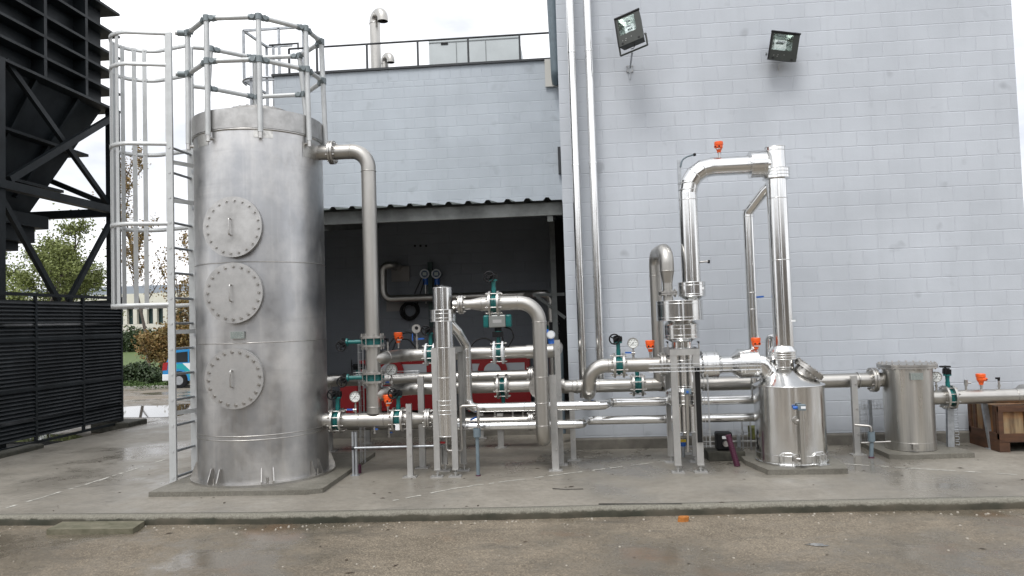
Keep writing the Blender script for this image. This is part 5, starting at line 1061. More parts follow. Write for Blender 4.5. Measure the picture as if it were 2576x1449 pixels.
clad_lathe(t, dx, YD, [(0, 1083), (33, 1083), (33, 1020), (45, 1012), (45, 982), (33, 974), (31, 974), (31, 875), (25, 875), (25, 860), (43, 850), (43, 817), (34, 808), (34, 800)], zz, rr, [(1083, 33), (1012, 45), (1004, 45), (990, 45), (982, 45), (970, 31), (905, 31), (875, 26), (850, 43), (842, 43), (826, 43), (817, 43)])
clad_lathe(t, dx - .01, YD, [(30, 806), (57.5, 806), (57.5, 757), (0, 755)], zz, rr, [(805, 57.5), (798, 57.5), (764, 57.5), (757, 57.5)], 'drum')
MB().cyl((dx, YD, zz(1083)), (dx, YD, zz(1096)), .028, n=14).build('drain_neck', FLG, t)
# little box with blue knob and tube
p = A(1728, 985, fy0 - .02); o = t; MB().bb((p.x - .035, p.y - .03, p.z - .03), (p.x + .045, p.y + .0, p.z + .035)).build('sensor_box', PVC, t, bevel=.004); MB().cyl(p - V((0, .03, 0)), p - V((0, .045, 0)), .014, n=14).build('blue_knob', BLUE, t)
MB().cyl((p.x, p.y + .0, p.z - .03), (p.x, p.y + .03, A(1728, 1082, fy0).z), .021, n=16).cyl((p.x, p.y + .04, A(1728, 1082, fy0).z), (p.x - .01, p.y + .04, A(1724, 1138, fy0).z), .013, n=10).build('level_tube', STEEL, t)
# short collar pipe up to the elbow and the overhead pipe
YP = YD; x_up = (A(1731, 480, YP).x + A(1738, 700, YP).x) / 2; z_ov = A(1830, 418, YP).z; r_up = RW(23.3, A(1735, 580, YP))
zz = lambda v, x=1736, Y=YP: A(x, v, Y).z; xo = X_(1886, 416, YP)
t = thing('overhead_clad_pipe', 'bright clad pipe rising from the drum and bending across to the tower', 'pipe', (x_up, YP, zz(755)))
MB().tube([(x_up, YP, zz(745)), (x_up, YP, z_ov), (xo, YP, z_ov)], r_up, .30, n=44, seg=4, sm=False).build('pipe_run', CLAD, t)
clad_lathe(t, x_up, YP, [(17, 757), (20, 753), (33.5, 745), (33.5, 711), (24, 709)], zz, lambda q: RW(q, V((x_up, YP, 2.3))), [(745, 33.5), (740, 33.5), (718, 33.5), (711, 33.5)], 'flange_box')
for v in (461, 478, 503): MB().torus((x_up, YP, zz(v)), (0, 0, 1), r_up + .001, .005, 44, 6).build('bead', CLAD, t)
ccx, ccz = x_up + .30, z_ov - .30
for k in (1, 2, 3, 4): a_ = PI - (PI / 2) * (k - .0) / 4; q = V((ccx + .30 * math.cos(a_), YP, ccz + .30 * math.sin(a_))); MB().torus(q, (math.sin(a_), 0, -math.cos(a_)), r_up + .001, .005, 44, 6).build('bead', CLAD, t)
for x in (1788, 1797, 1878): MB().torus((X_(x, 418, YP), YP, z_ov), (1, 0, 0), r_up + .001, .004, 44, 6).build('bead', CLAD, t)
MB().lathe((0, YP, z_ov), (1, 0, 0), [(.06, xo + .0), (RW(33, V((xo, YP, z_ov))), xo), (RW(33, V((xo, YP, z_ov))), X_(1924, 415, YP)), (.06, X_(1924, 415, YP))], 44).build('flange_box', CLAD, t)
for x in (1886, 1890, 1918, 1924): MB().torus((X_(x, 415, YP), YP, z_ov), (1, 0, 0), RW(33, V((xo, YP, z_ov))), .0045, 44, 6).build('bead', CLAD, t)
MB().cyl((X_(1924, 415, YP), YP, z_ov), (X_(1955, 415, YP), YP - .0, z_ov), RW(16, V((xo, YP, z_ov))), n=28).build('nozzle', CLAD, t)
place(PO, USED, V((X_(1809, 388, YP), YP, z_ov + r_up + .065)), 'orange switch on top of the overhead clad pipe', GO, rot=(0, 0, -.5), scale=.95)
MB().box((x_up + rr(20) , YP - .13, zz(727)), (.05, .003, .022)).build('paper_label', WHITE, t)
o = MB().tube([(x_up + r_up, YP, zz(660)), (x_up + r_up + .10, YP, zz(659)), (x_up + r_up + .10, YP, zz(664))], .012, .01, n=8).build('probe', BOLT, t)
MB().cyl((x_up + r_up + .10, YP, zz(656)), (x_up + r_up + .10, YP, zz(664)), .015, n=10).build('probe_plug', BLACK, t)
# slotted strut with cable end
p = A(1709, 430, YP + .12); o = MB().bb((p.x - .02, p.y - .01, A(1709, 470, p.y).z - .3), (p.x + .02, p.y + .01, A(1709, 402, p.y).z)).build('slotted_strut', GALV); tag(o, 'slotted strut rising behind the overhead elbow', 'strut')
cable('cable_end', 'short grey flexible conduit with black tip above the elbow', [A(1712, 420, YP + .1), A(1716, 402, YP + .1), A(1728, 394, YP + .1), A(1746, 389, YP + .1)], .010, .08, PVC); o = MB().cyl(A(1744, 390, YP + .1), A(1750, 388, YP + .1), .018, n=10).build('conduit_tip', BLACK); tag(o, 'black rubber tip at the end of the grey conduit', 'cap')
# pipe H (upper left inlet of column 2)
YH = YD - .0
t = thing('inlet_pipe', 'steel pipe with a wide elbow feeding the stepped column from the left', 'pipe', A(1600, 918, YH)); zH = A(1600, 918, YH).z; rH = RW(17.6, A(1600, 918, YH)); xh = A(1480, 950, YH + .1).x
MB().tube([(dx, YH, zH), (xh + .02, YH, zH), (xh, YH + .06, zH - .36), (xh, YC_, Z1)][::-1], rH, .22, n=36, k=12).build('pipe_run', STEEL, t)
rings(t, [(X_(1530, 918, YH), YH, zH)], (1, 0, 0), rH); flange_pair(t, (X_(1667, 918, YH), YH, zH), (1, 0, 0), RW(30, A(1667, 918, YH)), .024, .006)
valve('teal valve on the inlet pipe left of the gauge with blue lever', (X_(1557, 920, YH), YH, zH), (1, 0, 0), rH, (0, 0, 1), RW(31, A(1557, 920, YH)), .08)
place(PG, USED, A(1592, 863, YH), 'gauge on the inlet pipe in front of the wall, above a blue lever', GG, scale=.97); place(PL_, USED, A(1593, 888, YH - .01), 'long blue lever cock under the gauge on the inlet pipe', 'blue lever gauge cocks')
place(PO, USED, A(1636, 883, YH), 'orange switch on the inlet pipe left of the steel frame', GO); place(PDN, USED, A(1484, 1003, YC_), 'drain cock below the main pipe elbow', GD); 
for x, l in ((1680, 'black-topped probe at the left corner of the frame head'), (1758, 'black-topped probe at the right corner of the frame head')): place(PT, USED, A(x, 868, fy0 + .1), l, GT, scale=.6)
# clad reducer run from column 2 to the vessel
t = thing('clad_connection', 'stepped bright clad connection between the frame and the round vessel', 'pipe', A(1830, 915, YD)); zK = A(1830, 916, YD).z; R0 = lambda q: RW(q, A(1830, 916, YD)); xx = lambda v: X_(v, 916, YD)
pr_ = [(.05, xx(1735)), (R0(24), xx(1735)), (R0(24), xx(1762)), (R0(34.5), xx(1764)), (R0(34.5), xx(1803)), (R0(21.5), xx(1812)), (R0(21.5), xx(1838)), (R0(36.5), xx(1858)), (R0(36.5), xx(1903)), (R0(23), xx(1905))]
MB().lathe((0, YD, zK), (1, 0, 0), [(r_, x - 0) for r_, x in pr_], 52).build('cladding', CLAD, t)
for v, r_ in ((1765, 34.5), (1774, 34.5), (1795, 34.5), (1803, 34.5), (1813, 21.5), (1858, 36.5), (1866, 36.5), (1895, 36.5), (1903, 36.5)): MB().torus((xx(v), YD, zK), (1, 0, 0), R0(r_) + .001, .0045, 52, 6).build('bead', CLAD, t)
# ---------------------------------------------------------------- round vessel + tower
VB = G(1995, 1177, .05); 
def fitc(xl, xr, vfront, zf):
    # circle centre and radius on plane z from its left, right and front picture points
    c = G((xl + xr) / 2, vfront, zf); best = None
    for R0_ in np.arange(.2, .6, .005):
        dirv = V((c.x - CAM.x, c.y - CAM.y, 0)).normalized(); cc = c + dirv * R0_; w_ = 2 * R0_ / ((cc - CAM).dot(Rf) ) * FPX * 1.0
        if best is None or abs(w_ - (xr - xl)) < best[0]: best = (abs(w_ - (xr - xl)), cc, R0_)
    return best[1], best[2]
vc, VR = fitc(1908, 2077, 1176, .05); VX, VY = vc.x, vc.y
pad([(VX - .40, VY - VR - .13), (VX + .44, VY - VR - .13), (VX + .50, VY - VR + .1), (VX + .5, VY + .5), (VX - .5, VY + .5), (VX - .52, VY + .05)], .058, label='concrete pad under the round clad vessel')
t = thing('round_vessel', 'wide bright clad vessel with a conical top and a tall pipe tower', 'vessel', (VX, VY, .05)); zz = lambda v, x=1990: A(x, v, VY - VR * (1 if v > 960 else .5)).z; zf = lambda v: A(1986, v, VY).z
tz = A(1986, 975, VY - VR).z; tz0 = (tz + .0)
MB().lathe((VX, VY, 0), (0, 0, 1), [(VR, .06), (VR, tz)], 72).build('shell', CLAD, t)
zn = zf(925); rn = RW(25, V((VX, VY, zn))); xn = VX - .045
# excentric cone
n = 72; a_ = [V((VX + VR * math.cos(2 * PI * k / n), VY + VR * math.sin(2 * PI * k / n), tz)) for k in range(n)]; b_ = [V((xn + rn * math.cos(2 * PI * k / n), VY + rn * math.sin(2 * PI * k / n), zn)) for k in range(n)]
MB().add(a_ + b_, [(k, (k + 1) % n, n + (k + 1) % n, n + k) for k in range(n)], True).build('cone', CLAD, t)
MB().torus((VX, VY, tz), (0, 0, 1), VR + .003, .008, 72, 8).build('rim', CLAD, t); MB().torus((VX, VY, .075), (0, 0, 1), VR + .003, .006, 72, 8).build('rim', CLAD, t); MB().torus((VX, VY, .17), (0, 0, 1), VR + .0, .003, 72, 8).build('bead', CLAD, t)
rt = lambda q: RW(q, V((xn, VY, 1.6)))
MB().lathe((xn, VY, 0), (0, 0, 1), [(rt(25), zn), (rt(25), zf(905)), (rt(33), zf(902)), (rt(33), zf(884)), (rt(34.5), zf(882)), (rt(27), zf(871)), (rt(26), zf(869))], 52).build('collar', CLAD, t)
for v, r_ in ((902, 33), (896, 33), (890, 33), (884, 33.5), (922, 25)): MB().torus((xn, VY, zf(v)), (0, 0, 1), rt(r_), .005, 52, 6).build('bead', CLAD, t)
MB().box((xn + .10, VY - VR + .30, zf(807)), (.075, .002, .022)).build('paper_label', WHITE, t)
# tower
twx = (A(1953, 455, VY).x + A(1971, 850, VY).x) / 2; rtw = RW(24.6, A(1962, 650, VY)); zq = lambda v, x=1955: A(x, v, VY).z
t2 = thing('pipe_tower', 'tallest bright clad pipe rising from the round vessel', 'pipe', (twx, VY, zn))
MB().cyl((twx, VY, zf(872)), (twx, VY, zq(452)), rtw, n=52, caps=(0, 0)).build('pipe_run', CLAD, t2)
MB().lathe((twx, VY, 0), (0, 0, 1), [(rtw, zq(452)), (RW(32.5, A(1956, 440, VY)), zq(450)), (RW(32.5, A(1956, 440, VY)), zq(426)), (RW(24.5, A(1956, 440, VY)), zq(425)), (RW(24.5, A(1956, 440, VY)), zq(371)), (.001, zq(368))], 52).build('head', CLAD, t2)
for v, r_ in ((450, 32.5), (442, 32.5), (434, 32.5), (426, 32.5), (380, 24.5), (371, 24.5)): MB().torus((twx, VY, zq(v)), (0, 0, 1), RW(r_, A(1956, 440, VY)), .005, 52, 6).build('bead', CLAD, t2)
for v in (655, 500): MB().torus((twx, VY, zq(v)), (0, 0, 1), rtw + .001, .005, 52, 6).build('bead', CLAD, t2)
# manway on the cone
mc = A(2036, 926, VY - .02); nrm = V((.62, -.12, .78)).normalized(); Rm = RW(40, mc); mw = t
flange_mesh(MB(), mc, nrm, Rm, .022).build('manway_cover', FLG, t); MB().cyl(mc - nrm * .035, mc - nrm * .013, Rm, n=48).build('manway_flange', FLG, t); MB().cyl(mc - nrm * .24, mc - nrm * .03, Rm * .72, n=40).build('manway_neck', STEEL, t); studs(t, mc - nrm * .012, nrm, Rm * .86, .09, .014, 14)
# elbow into cone
t = thing('clad_elbow', 'bright clad mitred elbow dropping into the vessel cone', 'pipe', A(1925, 930, YD)); MB().tube([(xx(1903), YD, zK), (xx(1916), YD, zK), A(1948, 955, (YD + VY) / 2)], R0(23), .06, n=40, seg=2, sm=False).build('pipe_run', CLAD, t)
for p, d in (((xx(1907), YD, zK), (1, 0, 0)), (A(1931, 934, (YD + VY) / 2 - .05), (.7, .1, -.6))): MB().torus(p, d, R0(23) + .002, .0045, 40, 6).build('bead', CLAD, t)
place(PO, USED, V((xx(1904), YD, zK + R0(24) + .06)), 'orange switch on the clad elbow beside the vessel tower', GO)
# second slim clad pipe
Y4 = VY + .25
x4 = (A(1880, 544, Y4).x + A(1895, 815, Y4).x) / 2; r4_ = RW(12.6, A(1885, 650, Y4)); zz4 = lambda v: A(1888, v, Y4).z
q = A(1922, 482, VY + .1)
cladpipe('c', 'slim bright clad pipe beside the tower, bending in to its head', [V((x4, Y4, zz4(1000))), V((x4, Y4, zz4(535))), q, V((twx, VY, zq(452)))][:4], r4_, [((x4, Y4, zz4(v)), (0, 0, 1)) for v in (528, 545, 736, 778)] + [(V((x4, Y4, zz4(530))).lerp(q, .35), (q - V((x4, Y4, zz4(530)))))], seg=1, fil=.04)
o = MB().beam((x4 + r4_, Y4, zz4(748)), (x4 + r4_ + .08, Y4 - .01, zz4(747)), .02, .02, (0, 0, 1)).build('valve_lever', BLUE); tag(o, 'blue lever on the slim clad pipe beside the tower', 'lever')
q = A(1938, 870, VY + .45); cladpipe('d', 'small hooked clad pipe peeking out behind the tower foot', [A(1934, 930, VY + .45), A(1934, 848, VY + .45), A(1950, 848, VY + .40), A(1956, 880, VY + .3)], RW(9, q), [], seg=3, fil=.07)
# feet boxes and level tube
for az in (-112, -58):
    e = V((math.cos(R_(az)), math.sin(R_(az)), 0)); tg = V((-e.y, e.x, 0)); c_ = V((VX, VY, 0)) + e * (VR + .005); M = Matrix((tg, e, V((0, 0, 1)))).transposed(); vt = bpy.data.objects[mw.name]
    m = MB(); m.box(c_ + e * .03 + V((0, 0, .065)), (.17, .09, .022), M)
    for q in (-1, 1): m.box(c_ + e * .02 + tg * q * .05 + V((0, 0, .125)), (.007, .055, .10), M)
    m.tube([c_ + tg * .095 + V((0, 0, .06)), c_ + tg * .095 + V((0, 0, .17)), c_ + tg * .05 + V((0, 0, .205)), c_ - tg * .05 + V((0, 0, .205)), c_ - tg * .095 + V((0, 0, .17)), c_ - tg * .095 + V((0, 0, .06))], .005, .03, n=6); m.build('foot_bracket', CLAD, vt)
p = A(2015, 1024, VY - VR - .07); tb = bpy.data.objects[mw.name]; MB().bb((p.x - .04, p.y - .03, p.z - .035), (p.x + .045, p.y + .03, p.z + .03)).build('sensor_box', PVC, tb, bevel=.004); MB().bb((p.x - .01, p.y - .032, p.z - .015), (p.x + .04, p.y - .0305, p.z + .012)).build('box_label', WHITE, tb)
MB().cyl(p + V((-.04, -.0, -.005)), p + V((-.085, 0, -.01)), .018, n=14).build('blue_knob', BLUE, tb); zb5 = A(2020, 1168, VY - VR - .07).z; MB().cyl((p.x + .0, p.y, p.z - .03), (p.x, p.y, p.z - .14), .028, n=18).cyl((p.x, p.y, p.z - .14), (p.x, p.y, zb5), .032, n=22).build('level_tube', STEEL, tb)
for v in (1058, 1154):
    q = A(2003, v, VY - VR - .02); MB().cyl(q + V((.0, .03, 0)), q - V((0, .008, 0)), RW(9.5, q), n=24).cyl(q - V((.0, .008, 0)), q - V((0, .03, 0)), .03, n=18).cyl(q - V((0, .02, 0)), V((p.x, p.y, q.z)), .016, n=12).build('tube_flange', FLG, tb)

# ---------------------------------------------------------------- small bolted vessel on the right
sc_, SR = fitc(2235, 2350, 1137, .055); SX, SY = sc_.x, sc_.y
q0, q1 = G(2234, 1158, 0), G(2414, 1148, 0); pad([(SX - .42, SY - SR - .10), (SX - .20, SY - SR - .16), (SX + .55, SY - SR - .10), (SX + .55, SY + .5), (SX - .42, SY + .5)], .055, label='concrete pad under the small bolted vessel')
t = thing('bolted_vessel', 'small steel vessel with a wide bolted lid near the right edge', 'vessel', (SX, SY, .05)); zz = lambda v, x=2288: A(x, v, SY).z; zlid = A(2283, 917, SY).z
MB().lathe((SX, SY, 0), (0, 0, 1), [(SR, .06), (SR, zlid - .03)], 64).build('shell', STREAK, t); Rl = RW(68.5, V((SX, SY, zlid)))
MB().cyl((SX, SY, zlid - .035), (SX, SY, zlid - .012), Rl, n=64).build('body_flange', FLG, t); MB().cyl((SX, SY, zlid - .008), (SX, SY, zlid + .014), Rl, n=64).build('lid', FLG, t); studs(t, (SX, SY, zlid - .01), (0, 0, 1), Rl * .93, .085, .014, 24)
p = A(2305, 947, SY - SR - .02); name_plate(t, (p.x, p.y, p.z), RW(30, p), RW(17, p), 5); q = A(2303, 1130, SY - SR - .01); MB().bb((q.x - .035, q.y - .02, q.z - .0), (q.x + .035, q.y + .02, q.z + .06)).build('foot_lug', FLG, t)
MB().torus((SX, SY, A(2290, 1117, SY - SR).z), (0, 0, 1), SR + .0, .003, 48, 6).build('weld_seam', FLG, t)
zN = A(2356, 1000, SY).z; rNz = RW(17.6, A(2356, 1000, SY)); MB().cyl((SX + SR * .8, SY, zN), (X_(2378, 1000, SY), SY, zN), rNz, n=32).build('nozzle', STEEL, t)
pz = V((X_(2386, 1000, SY), SY, zN)); valve('teal valve with a white rear flange right of the small bolted vessel', pz, (1, 0, 0), rNz, (0, 0, 1), RW(30, pz), .06, wheel=(0, 1, .1), face=(0, 0, 1))
t = thing('right_pipe', 'bright steel pipe leaving the picture at the right edge', 'pipe', (pz.x + .6, SY, zN)); xe2 = X_(2570, 990, SY)
MB().tube([(pz.x + .05, SY, zN), (xe2 + .25, SY, zN), (xe2 + .30, SY + .5, zN)], rNz, .25, n=36).build('pipe_run', STEEL, t); rings(t, [(X_(2555, 993, SY), SY, zN)], (1, 0, 0), rNz)
place(PG, USED, A(2354, 948, SY), 'gauge beside the small bolted vessel at the right', GG, scale=.98); place(PO, USED, V((X_(2468, 965, SY), SY, zN + rNz + .065)), 'orange switch on the pipe at the right edge above the crates', GO, rot=(0, 0, .9)); place(PT, USED, V((X_(2513, 965, SY), SY, zN + rNz + .07)), 'slim black-topped probe on the right-edge pipe', GT)
t = thing('relief_cock', 'small steel cock on the right-edge pipe left of the orange switch', 'valve', (X_(2430, 970, SY), SY, zN + rNz)); p = WP[t.name]; MB().cyl(p, p + V((0, 0, .06)), .014, n=10).cyl(p + V((0, 0, .05)), p + V((0, 0, .12)), .022, n=8).cyl(p + V((0, 0, .085)), p + V((.06, -.0, .085)), .012, n=8).build('body', BOLT, t)
# crate(s)
c0 = A(2518, 1122, SY - .3); cy1 = -.14; cx0 = A(2437, 1060, cy1).x + .02; cy0 = AX(2519, 1100, cx0).y
t = thing('wooden_crate', 'rusty stained wooden crate on skids against the wall at the right edge', 'crate', (cx0 + .4, cy0 + .2, 0)); zc0, zc1 = .15, A(2434, 1008, -.14).z
xL = cx0 - .02
m = MB(); m.bb((xL + .03, cy0 + .03, zc0), (xL + 1.2, cy1, zc1)); m.build('panel', WOOD, t)
for (x_, y_) in ((xL, cy0), (xL, cy1 - .04)): MB().bb((x_, y_, zc0), (x_ + .055, y_ + .05, zc1)).build('corner_post', WOODD, t)
for y in np.linspace(cy0 + .12, cy1 - .12, 3): MB().bb((xL + .012, y - .03, zc0 + .05), (xL + .029, y + .03, zc1)).build('batten', WOODD, t)
MB().bb((xL + .0, cy0 + .005, zc0 - .03), (xL + 1.2, cy1, zc0 + .07)).build('base_frame', WOODD, t)
for x in (xL + .0, xL + .9): MB().bb((x, cy0 + .01, .0), (x + .12, cy1, zc0 - .031)).build('skid', WOODD, t)
MB().bb((xL, cy0 - .002, zc1 - .06), (xL + 1.2, cy0 + .028, zc1 + .01)).build('top_rail', WOODD, t)
MB().bb((xL + .30, cy0 + .008, zc0 + .07), (xL + .34, cy0 + .028, zc1 - .06)).build('batten', WOODD, t)

# ---------------------------------------------------------------- supports
def support(label, xt, vt, xb, vb, wd_px, Y=None, clamp=True, name='pipe_support', m_=POST, plate=.08):
    g = G(xb, vb); Y = g.y if Y is None else Y; xm = (A(xt, vt, Y).x + A(xb, vb, Y).x) / 2; zt = A(xt, vt, Y).z; w_ = RW(wd_px, V((xm, Y, .6)))
    t = thing(name, label, 'support', (xm, Y, 0), 'steel channel pipe supports'); MB().channel((xm, Y, .01), (xm, Y, zt), w_, w_ * .8, .006).build('post', m_, t)
    MB().bb((xm - plate, Y - .06, 0), (xm + plate, Y + .06, .011)).build('base_plate', m_, t)
    for q in (-1, 1): MB().hexb((xm + q * plate * .7, Y - .02, .011), (0, 0, 1), .011, .013).build('anchor_bolt', BOLT, t)
    m = MB(); 
    for z in np.linspace(.25, zt - .1, 3): MB().hexb((xm + w_ * .2, Y - .003, z), (0, -1, 0), .010, .010).build('bolt', BOLT, t)
    return t
support('channel support in front of the lower manifold reducer', 1027, 1016, 1032, 1200, 13.5)
support('channel support behind the manifold holding the lower branch', 1059, 947, 1061, 1177, 15)
support('channel support right beside the tank edge', 829, 945, 830, 1136, 10)
support('short channel support far back below the back pipe', 924, 1050, 925, 1116, 11)
support('support under the lower branch valve behind the drain pipe', 1256, 1040, 1262, 1126, 15)
support('tall support just right of the loop pipe, nearest one', 1391, 943, 1397, 1184, 17)
support('tall support just behind the one right of the loop pipe', 1400, 855, 1413, 1169, 14)
support('support under the main pipe left of the tall wall pipes', 1438, 985, 1443, 1158, 13)
support('short support under the back pipes behind the thin drain pipe', 1210, 1040, 1211, 1102, 11)
support('support under the pipe between the round and the small vessel', 2150, 946, 2157, 1144, 14)
G2496 = G(2496, 1130); t = thing('bracket_support', 'tapered galvanised bracket under the right-edge pipe in front of the crate', 'support', G(2496, 1130)); g = G(2496, 1130); zt = A(2480, 1016, g.y + .3).z
m = MB(); m.beam((g.x - .0, g.y, .01), (g.x - .045, g.y + .04, zN - rNz + .0), .045, .06, (1, 0, 0)); m.build('post', GALV, t); MB().bb((g.x - .05, g.y - .03, 0), (g.x + .06, g.y + .06, .01)).build('base_plate', GALV, t)
g = G(2365, 1124); t = thing('bracket_support', 'galvanised support with wire loops between vessel and crate', 'support', g); MB().beam((g.x - .02, SY + .05, .01), (g.x - .0, SY + .05, zN - rNz), .075, .05, (0, 1, 0)).build('post', GALV, t)
for k in range(9): MB().tube([(g.x + .03, SY + .02, .08 + k * .06), (g.x + .075, SY + .02, .08 + k * .06), (g.x + .075, SY + .02, .12 + k * .06), (g.x + .03, SY + .02, .12 + k * .06)], .004, .01, n=5).build('wire_loop', GALV, t)
# drain pipe with plastic tundish (front) and its twin at the right
def tundish(label, cxp, ctop, cbot, wp, foot, pw, Y):
    g = G(foot[0], foot[1]); Y = g.y; xc = A(cxp, (ctop + cbot) / 2, Y).x; t = thing('plastic_drain', label, 'drain pipe', (g.x, Y, 0), 'blue-grey plastic drain cups'); zt, zb = A(cxp, ctop, Y).z, A(cxp, cbot, Y).z; r_ = RW(wp, V((xc, Y, zt)))
    m = MB(); m.lathe((xc, Y, 0), (0, 0, 1), [(r_ * .6, zb - .01), (r_ * .97, zb), (r_, zt), (r_ * .86, zt), (r_ * .84, zb + .01), (.001, zb + .01)], 28); m.build('cup', PVC, t); MB().cyl((xc, Y, zb), (g.x, Y, .0), RW(pw, V((xc, Y, .4))), n=20).build('downpipe', PVC, t); MB().cyl((g.x, Y, 0), (g.x, Y, .012), RW(pw, V((xc, Y, .4))) * 1.4, n=20).build('purple_collar', PURPLE, t); return xc, Y, zt
xc, Yc_, zc_ = tundish('plastic drain cup on its stand right of the slim column', 1200, 1077, 1099, 9.6, (1203, 1197), 4.6, -1.7)
zTp = A(1183, 1021, Yc_).z; xa_ = A(1159, 1060, Yc_).x
t = thing('drain_tube', 'thin bent steel tube from the slim column into the plastic cup', 'tube', (xa_, Yc_, .4)); MB().tube([(kx, YK, A(1120, 1112, YK).z), (kx, YK, A(1120, 1134, YK).z), (xa_, Yc_ + .05, A(1120, 1134, YK).z), (xa_, Yc_, zTp), (xc + .02, Yc_, zTp), (xc + .02, Yc_, zc_ - .03)], .0165, .035, n=14, k=6).build('tube', FLG, t)
p = V((kx, YK, A(1117, 1112, YK).z)); MB().cyl(p - V((0, 0, .02)), p + V((0, 0, .02)), .022, n=8).build('cock', BOLT, t); MB().beam(p + V((-.01, -.03, 0)), p + V((-.12, -.03, .0)), .012, .022, (0, 0, 1)).build('red_lever', RED, t)
xc, Yc_, zc_ = tundish('plastic drain cup between the round vessel and the small bolted vessel', 2192, 1086, 1110, 8.7, (2192, 1151), 5, -.6)
t = thing('drain_tube', 'thin bent steel tube into the plastic cup by the small vessel', 'tube', (xc, Yc_, .4)); MB().tube([A(2150, 1069, Yc_ + .05), (xc, Yc_, A(2183, 1072, Yc_).z), (xc, Yc_, zc_ - .03)], .014, .03, n=12).build('tube', FLG, t)
MB().tube([A(2166, 1114, Yc_), A(2240, 1111, Yc_)], .011, n=10).build('cross_tube', FLG, t)
# conduit, strut and wire tray beside the tank
g = G(894, 1196); Yg = g.y; t = thing('strut_post', 'twin galvanised strut post with a purple hose at its foot', 'post', g); zt = A(893, 1086, Yg).z
for q in (-.018, .018): MB().bb((g.x + q - .012, Yg - .02, .005), (g.x + q + .012, Yg + .02, zt)).build('strut', GALV, t)
MB().bb((g.x - .05, Yg - .04, 0), (g.x + .05, Yg + .04, .008)).build('base_plate', GALV, t)
zc6 = A(894, 1126, Yg).z; o = MB().tube([(g.x, Yg - .03, zc6), A(1120, 1121, Yg - .03)], .014, n=12).build('conduit', GALV); tag(o, 'thin galvanised conduit running from the strut post to the slim column', 'conduit')
MB().hexb((g.x - .025, Yg - .03, zc6), (1, 0, 0), .022, .03).build('elbow_box', BLACK, t)
def hose(name, lab, pts, r, n=22):
    m = MB(); P = [V(p) for p in pts]; m.tube(P, r * .85, .1, n=14)
    L_ = (P[-1] - P[0]).length; k = int(L_ / (r * .55))
    for i in range(k): m.torus(P[0].lerp(P[-1], (i + .5) / k), P[-1] - P[0], r * .88, r * .14, 16, 5)
    tag(m.build(name, PURPLE), lab, 'hose')
gq = G(904, 1190); hose('purple_hose', 'short purple corrugated hose stub behind the strut post', [gq, gq + V((.0, .0, .10))], .028)
gq = G(1855, 1173); hose('purple_hose', 'purple corrugated hose leaning beside the round vessel', [gq, gq + V((-.085, .03, .36))], .036)
def tray(lab, o_, ux, uy, L_, wd_, hh, n, name='wire_tray', r=.0028, group='wire cable trays'):
    """basket tray: starts at o_, runs along ux, floor width along uy, sides up by hh along third"""
    ux, uy = V(ux).normalized(), V(uy).normalized(); uz = ux.cross(uy); o_ = V(o_); m = MB(); t = thing(name, lab, 'cable tray', o_, group)
    for a_, b_ in ((0, 0), (.5, 0), (1, 0), (0, 1), (1, 1), (0, .5), (1, .5)): p = o_ + uy * (a_ * wd_) + uz * (b_ * hh); m.tube([p, p + ux * L_], r, n=5)
    for i in range(n): q = o_ + ux * (L_ * (i + .5) / n); m.tube([q + uz * hh, q, q + uy * wd_, q + uy * wd_ + uz * hh], r, 0, n=5)
    m.build('basket', mat('wire_zinc', (.55, .56, .57), .4, .8), t); return t
p = A(1634, 937, fy0 - .10); tray('wire tray crossing the front of the stepped column frame', p, (X_(1916, 925, fy0 - .1) - p.x, 0, 0), (0, 1, 0), X_(1916, 925, fy0 - .1) - p.x, .10, .085, 13)
p = A(1766, 1126, fy0 - .0); tray('wire tray standing upright beside the stepped column frame', p, (0, 0, 1), (1, 0, 0), A(1766, 943, fy0).z - p.z, .10, .08, 10)
p = A(889, 950, -1.1); tray('wire tray passing behind the middle downpipe valve', p, (1, 0, 0), (0, 1, 0), X_(1052, 945, -1.1) - p.x, .10, .06, 12)
p = A(907, 1180, -1.1); tray('thin wire tray standing upright behind the downpipe', (p.x, -1.1, .06), (0, 0, 1), (1, 0, 0), A(905, 850, -1.1).z - .1, .055, .05, 16)
p = A(1770, 1096, -.75); tray('low wire tray between the frame and the round vessel', p, (1, 0, 0), (0, 1, 0), X_(1878, 1090, -.75) - p.x, .10, .06, 7)
p = A(1872, 1155, -.75); tray('short upright wire tray against the round vessel', (p.x, -.75, .06), (0, 0, 1), (1, 0, 0), .36, .10, .06, 4)
p = A(2167, 1030, -.25); tray('wire tray behind the small bolted vessel', p, (1, 0, 0), (0, 1, 0), X_(2231, 1030, -.25) - p.x, .10, .10, 4); p = A(2168, 1120, -.25); tray('upright wire tray left of the small bolted vessel', (p.x, -.25, .04), (0, 0, 1), (1, 0, 0), .5, .09, .06, 6)
p = A(1715, 1136, -.55); tray('wire grid lying on the slab behind the stepped column', (p.x, -.75, .03), (1, 0, .0), (0, 1, 0), .62, .5, .02, 12); 
g = G(2183, 1120); o = MB().bb((g.x - .02, -.33, 0), (g.x + .015, -.29, A(2183, 1006, -.3).z)).build('slotted_strut', GALV); tag(o, 'grey slotted strut post left of the small bolted vessel', 'strut')
g = G(1872, 1155); o = MB().bb((g.x - .02, -.72, 0), (g.x + .02, -.68, A(1872, 1096, -.7).z)).build('slotted_strut', GALV); tag(o, 'short slotted strut post left of the round vessel', 'strut')
# cable bundle on the leg
o = MB().bb(V((A(1750, 1000, fy0).x, fy0 - .035, A(1756, 1112, fy0).z)), V((A(1762, 1000, fy0).x, fy0 - .008, A(1756, 922, fy0).z))).build('cable_duct', RUBBER); tag(o, 'black cable duct strapped to the right leg of the stepped column frame', 'duct')
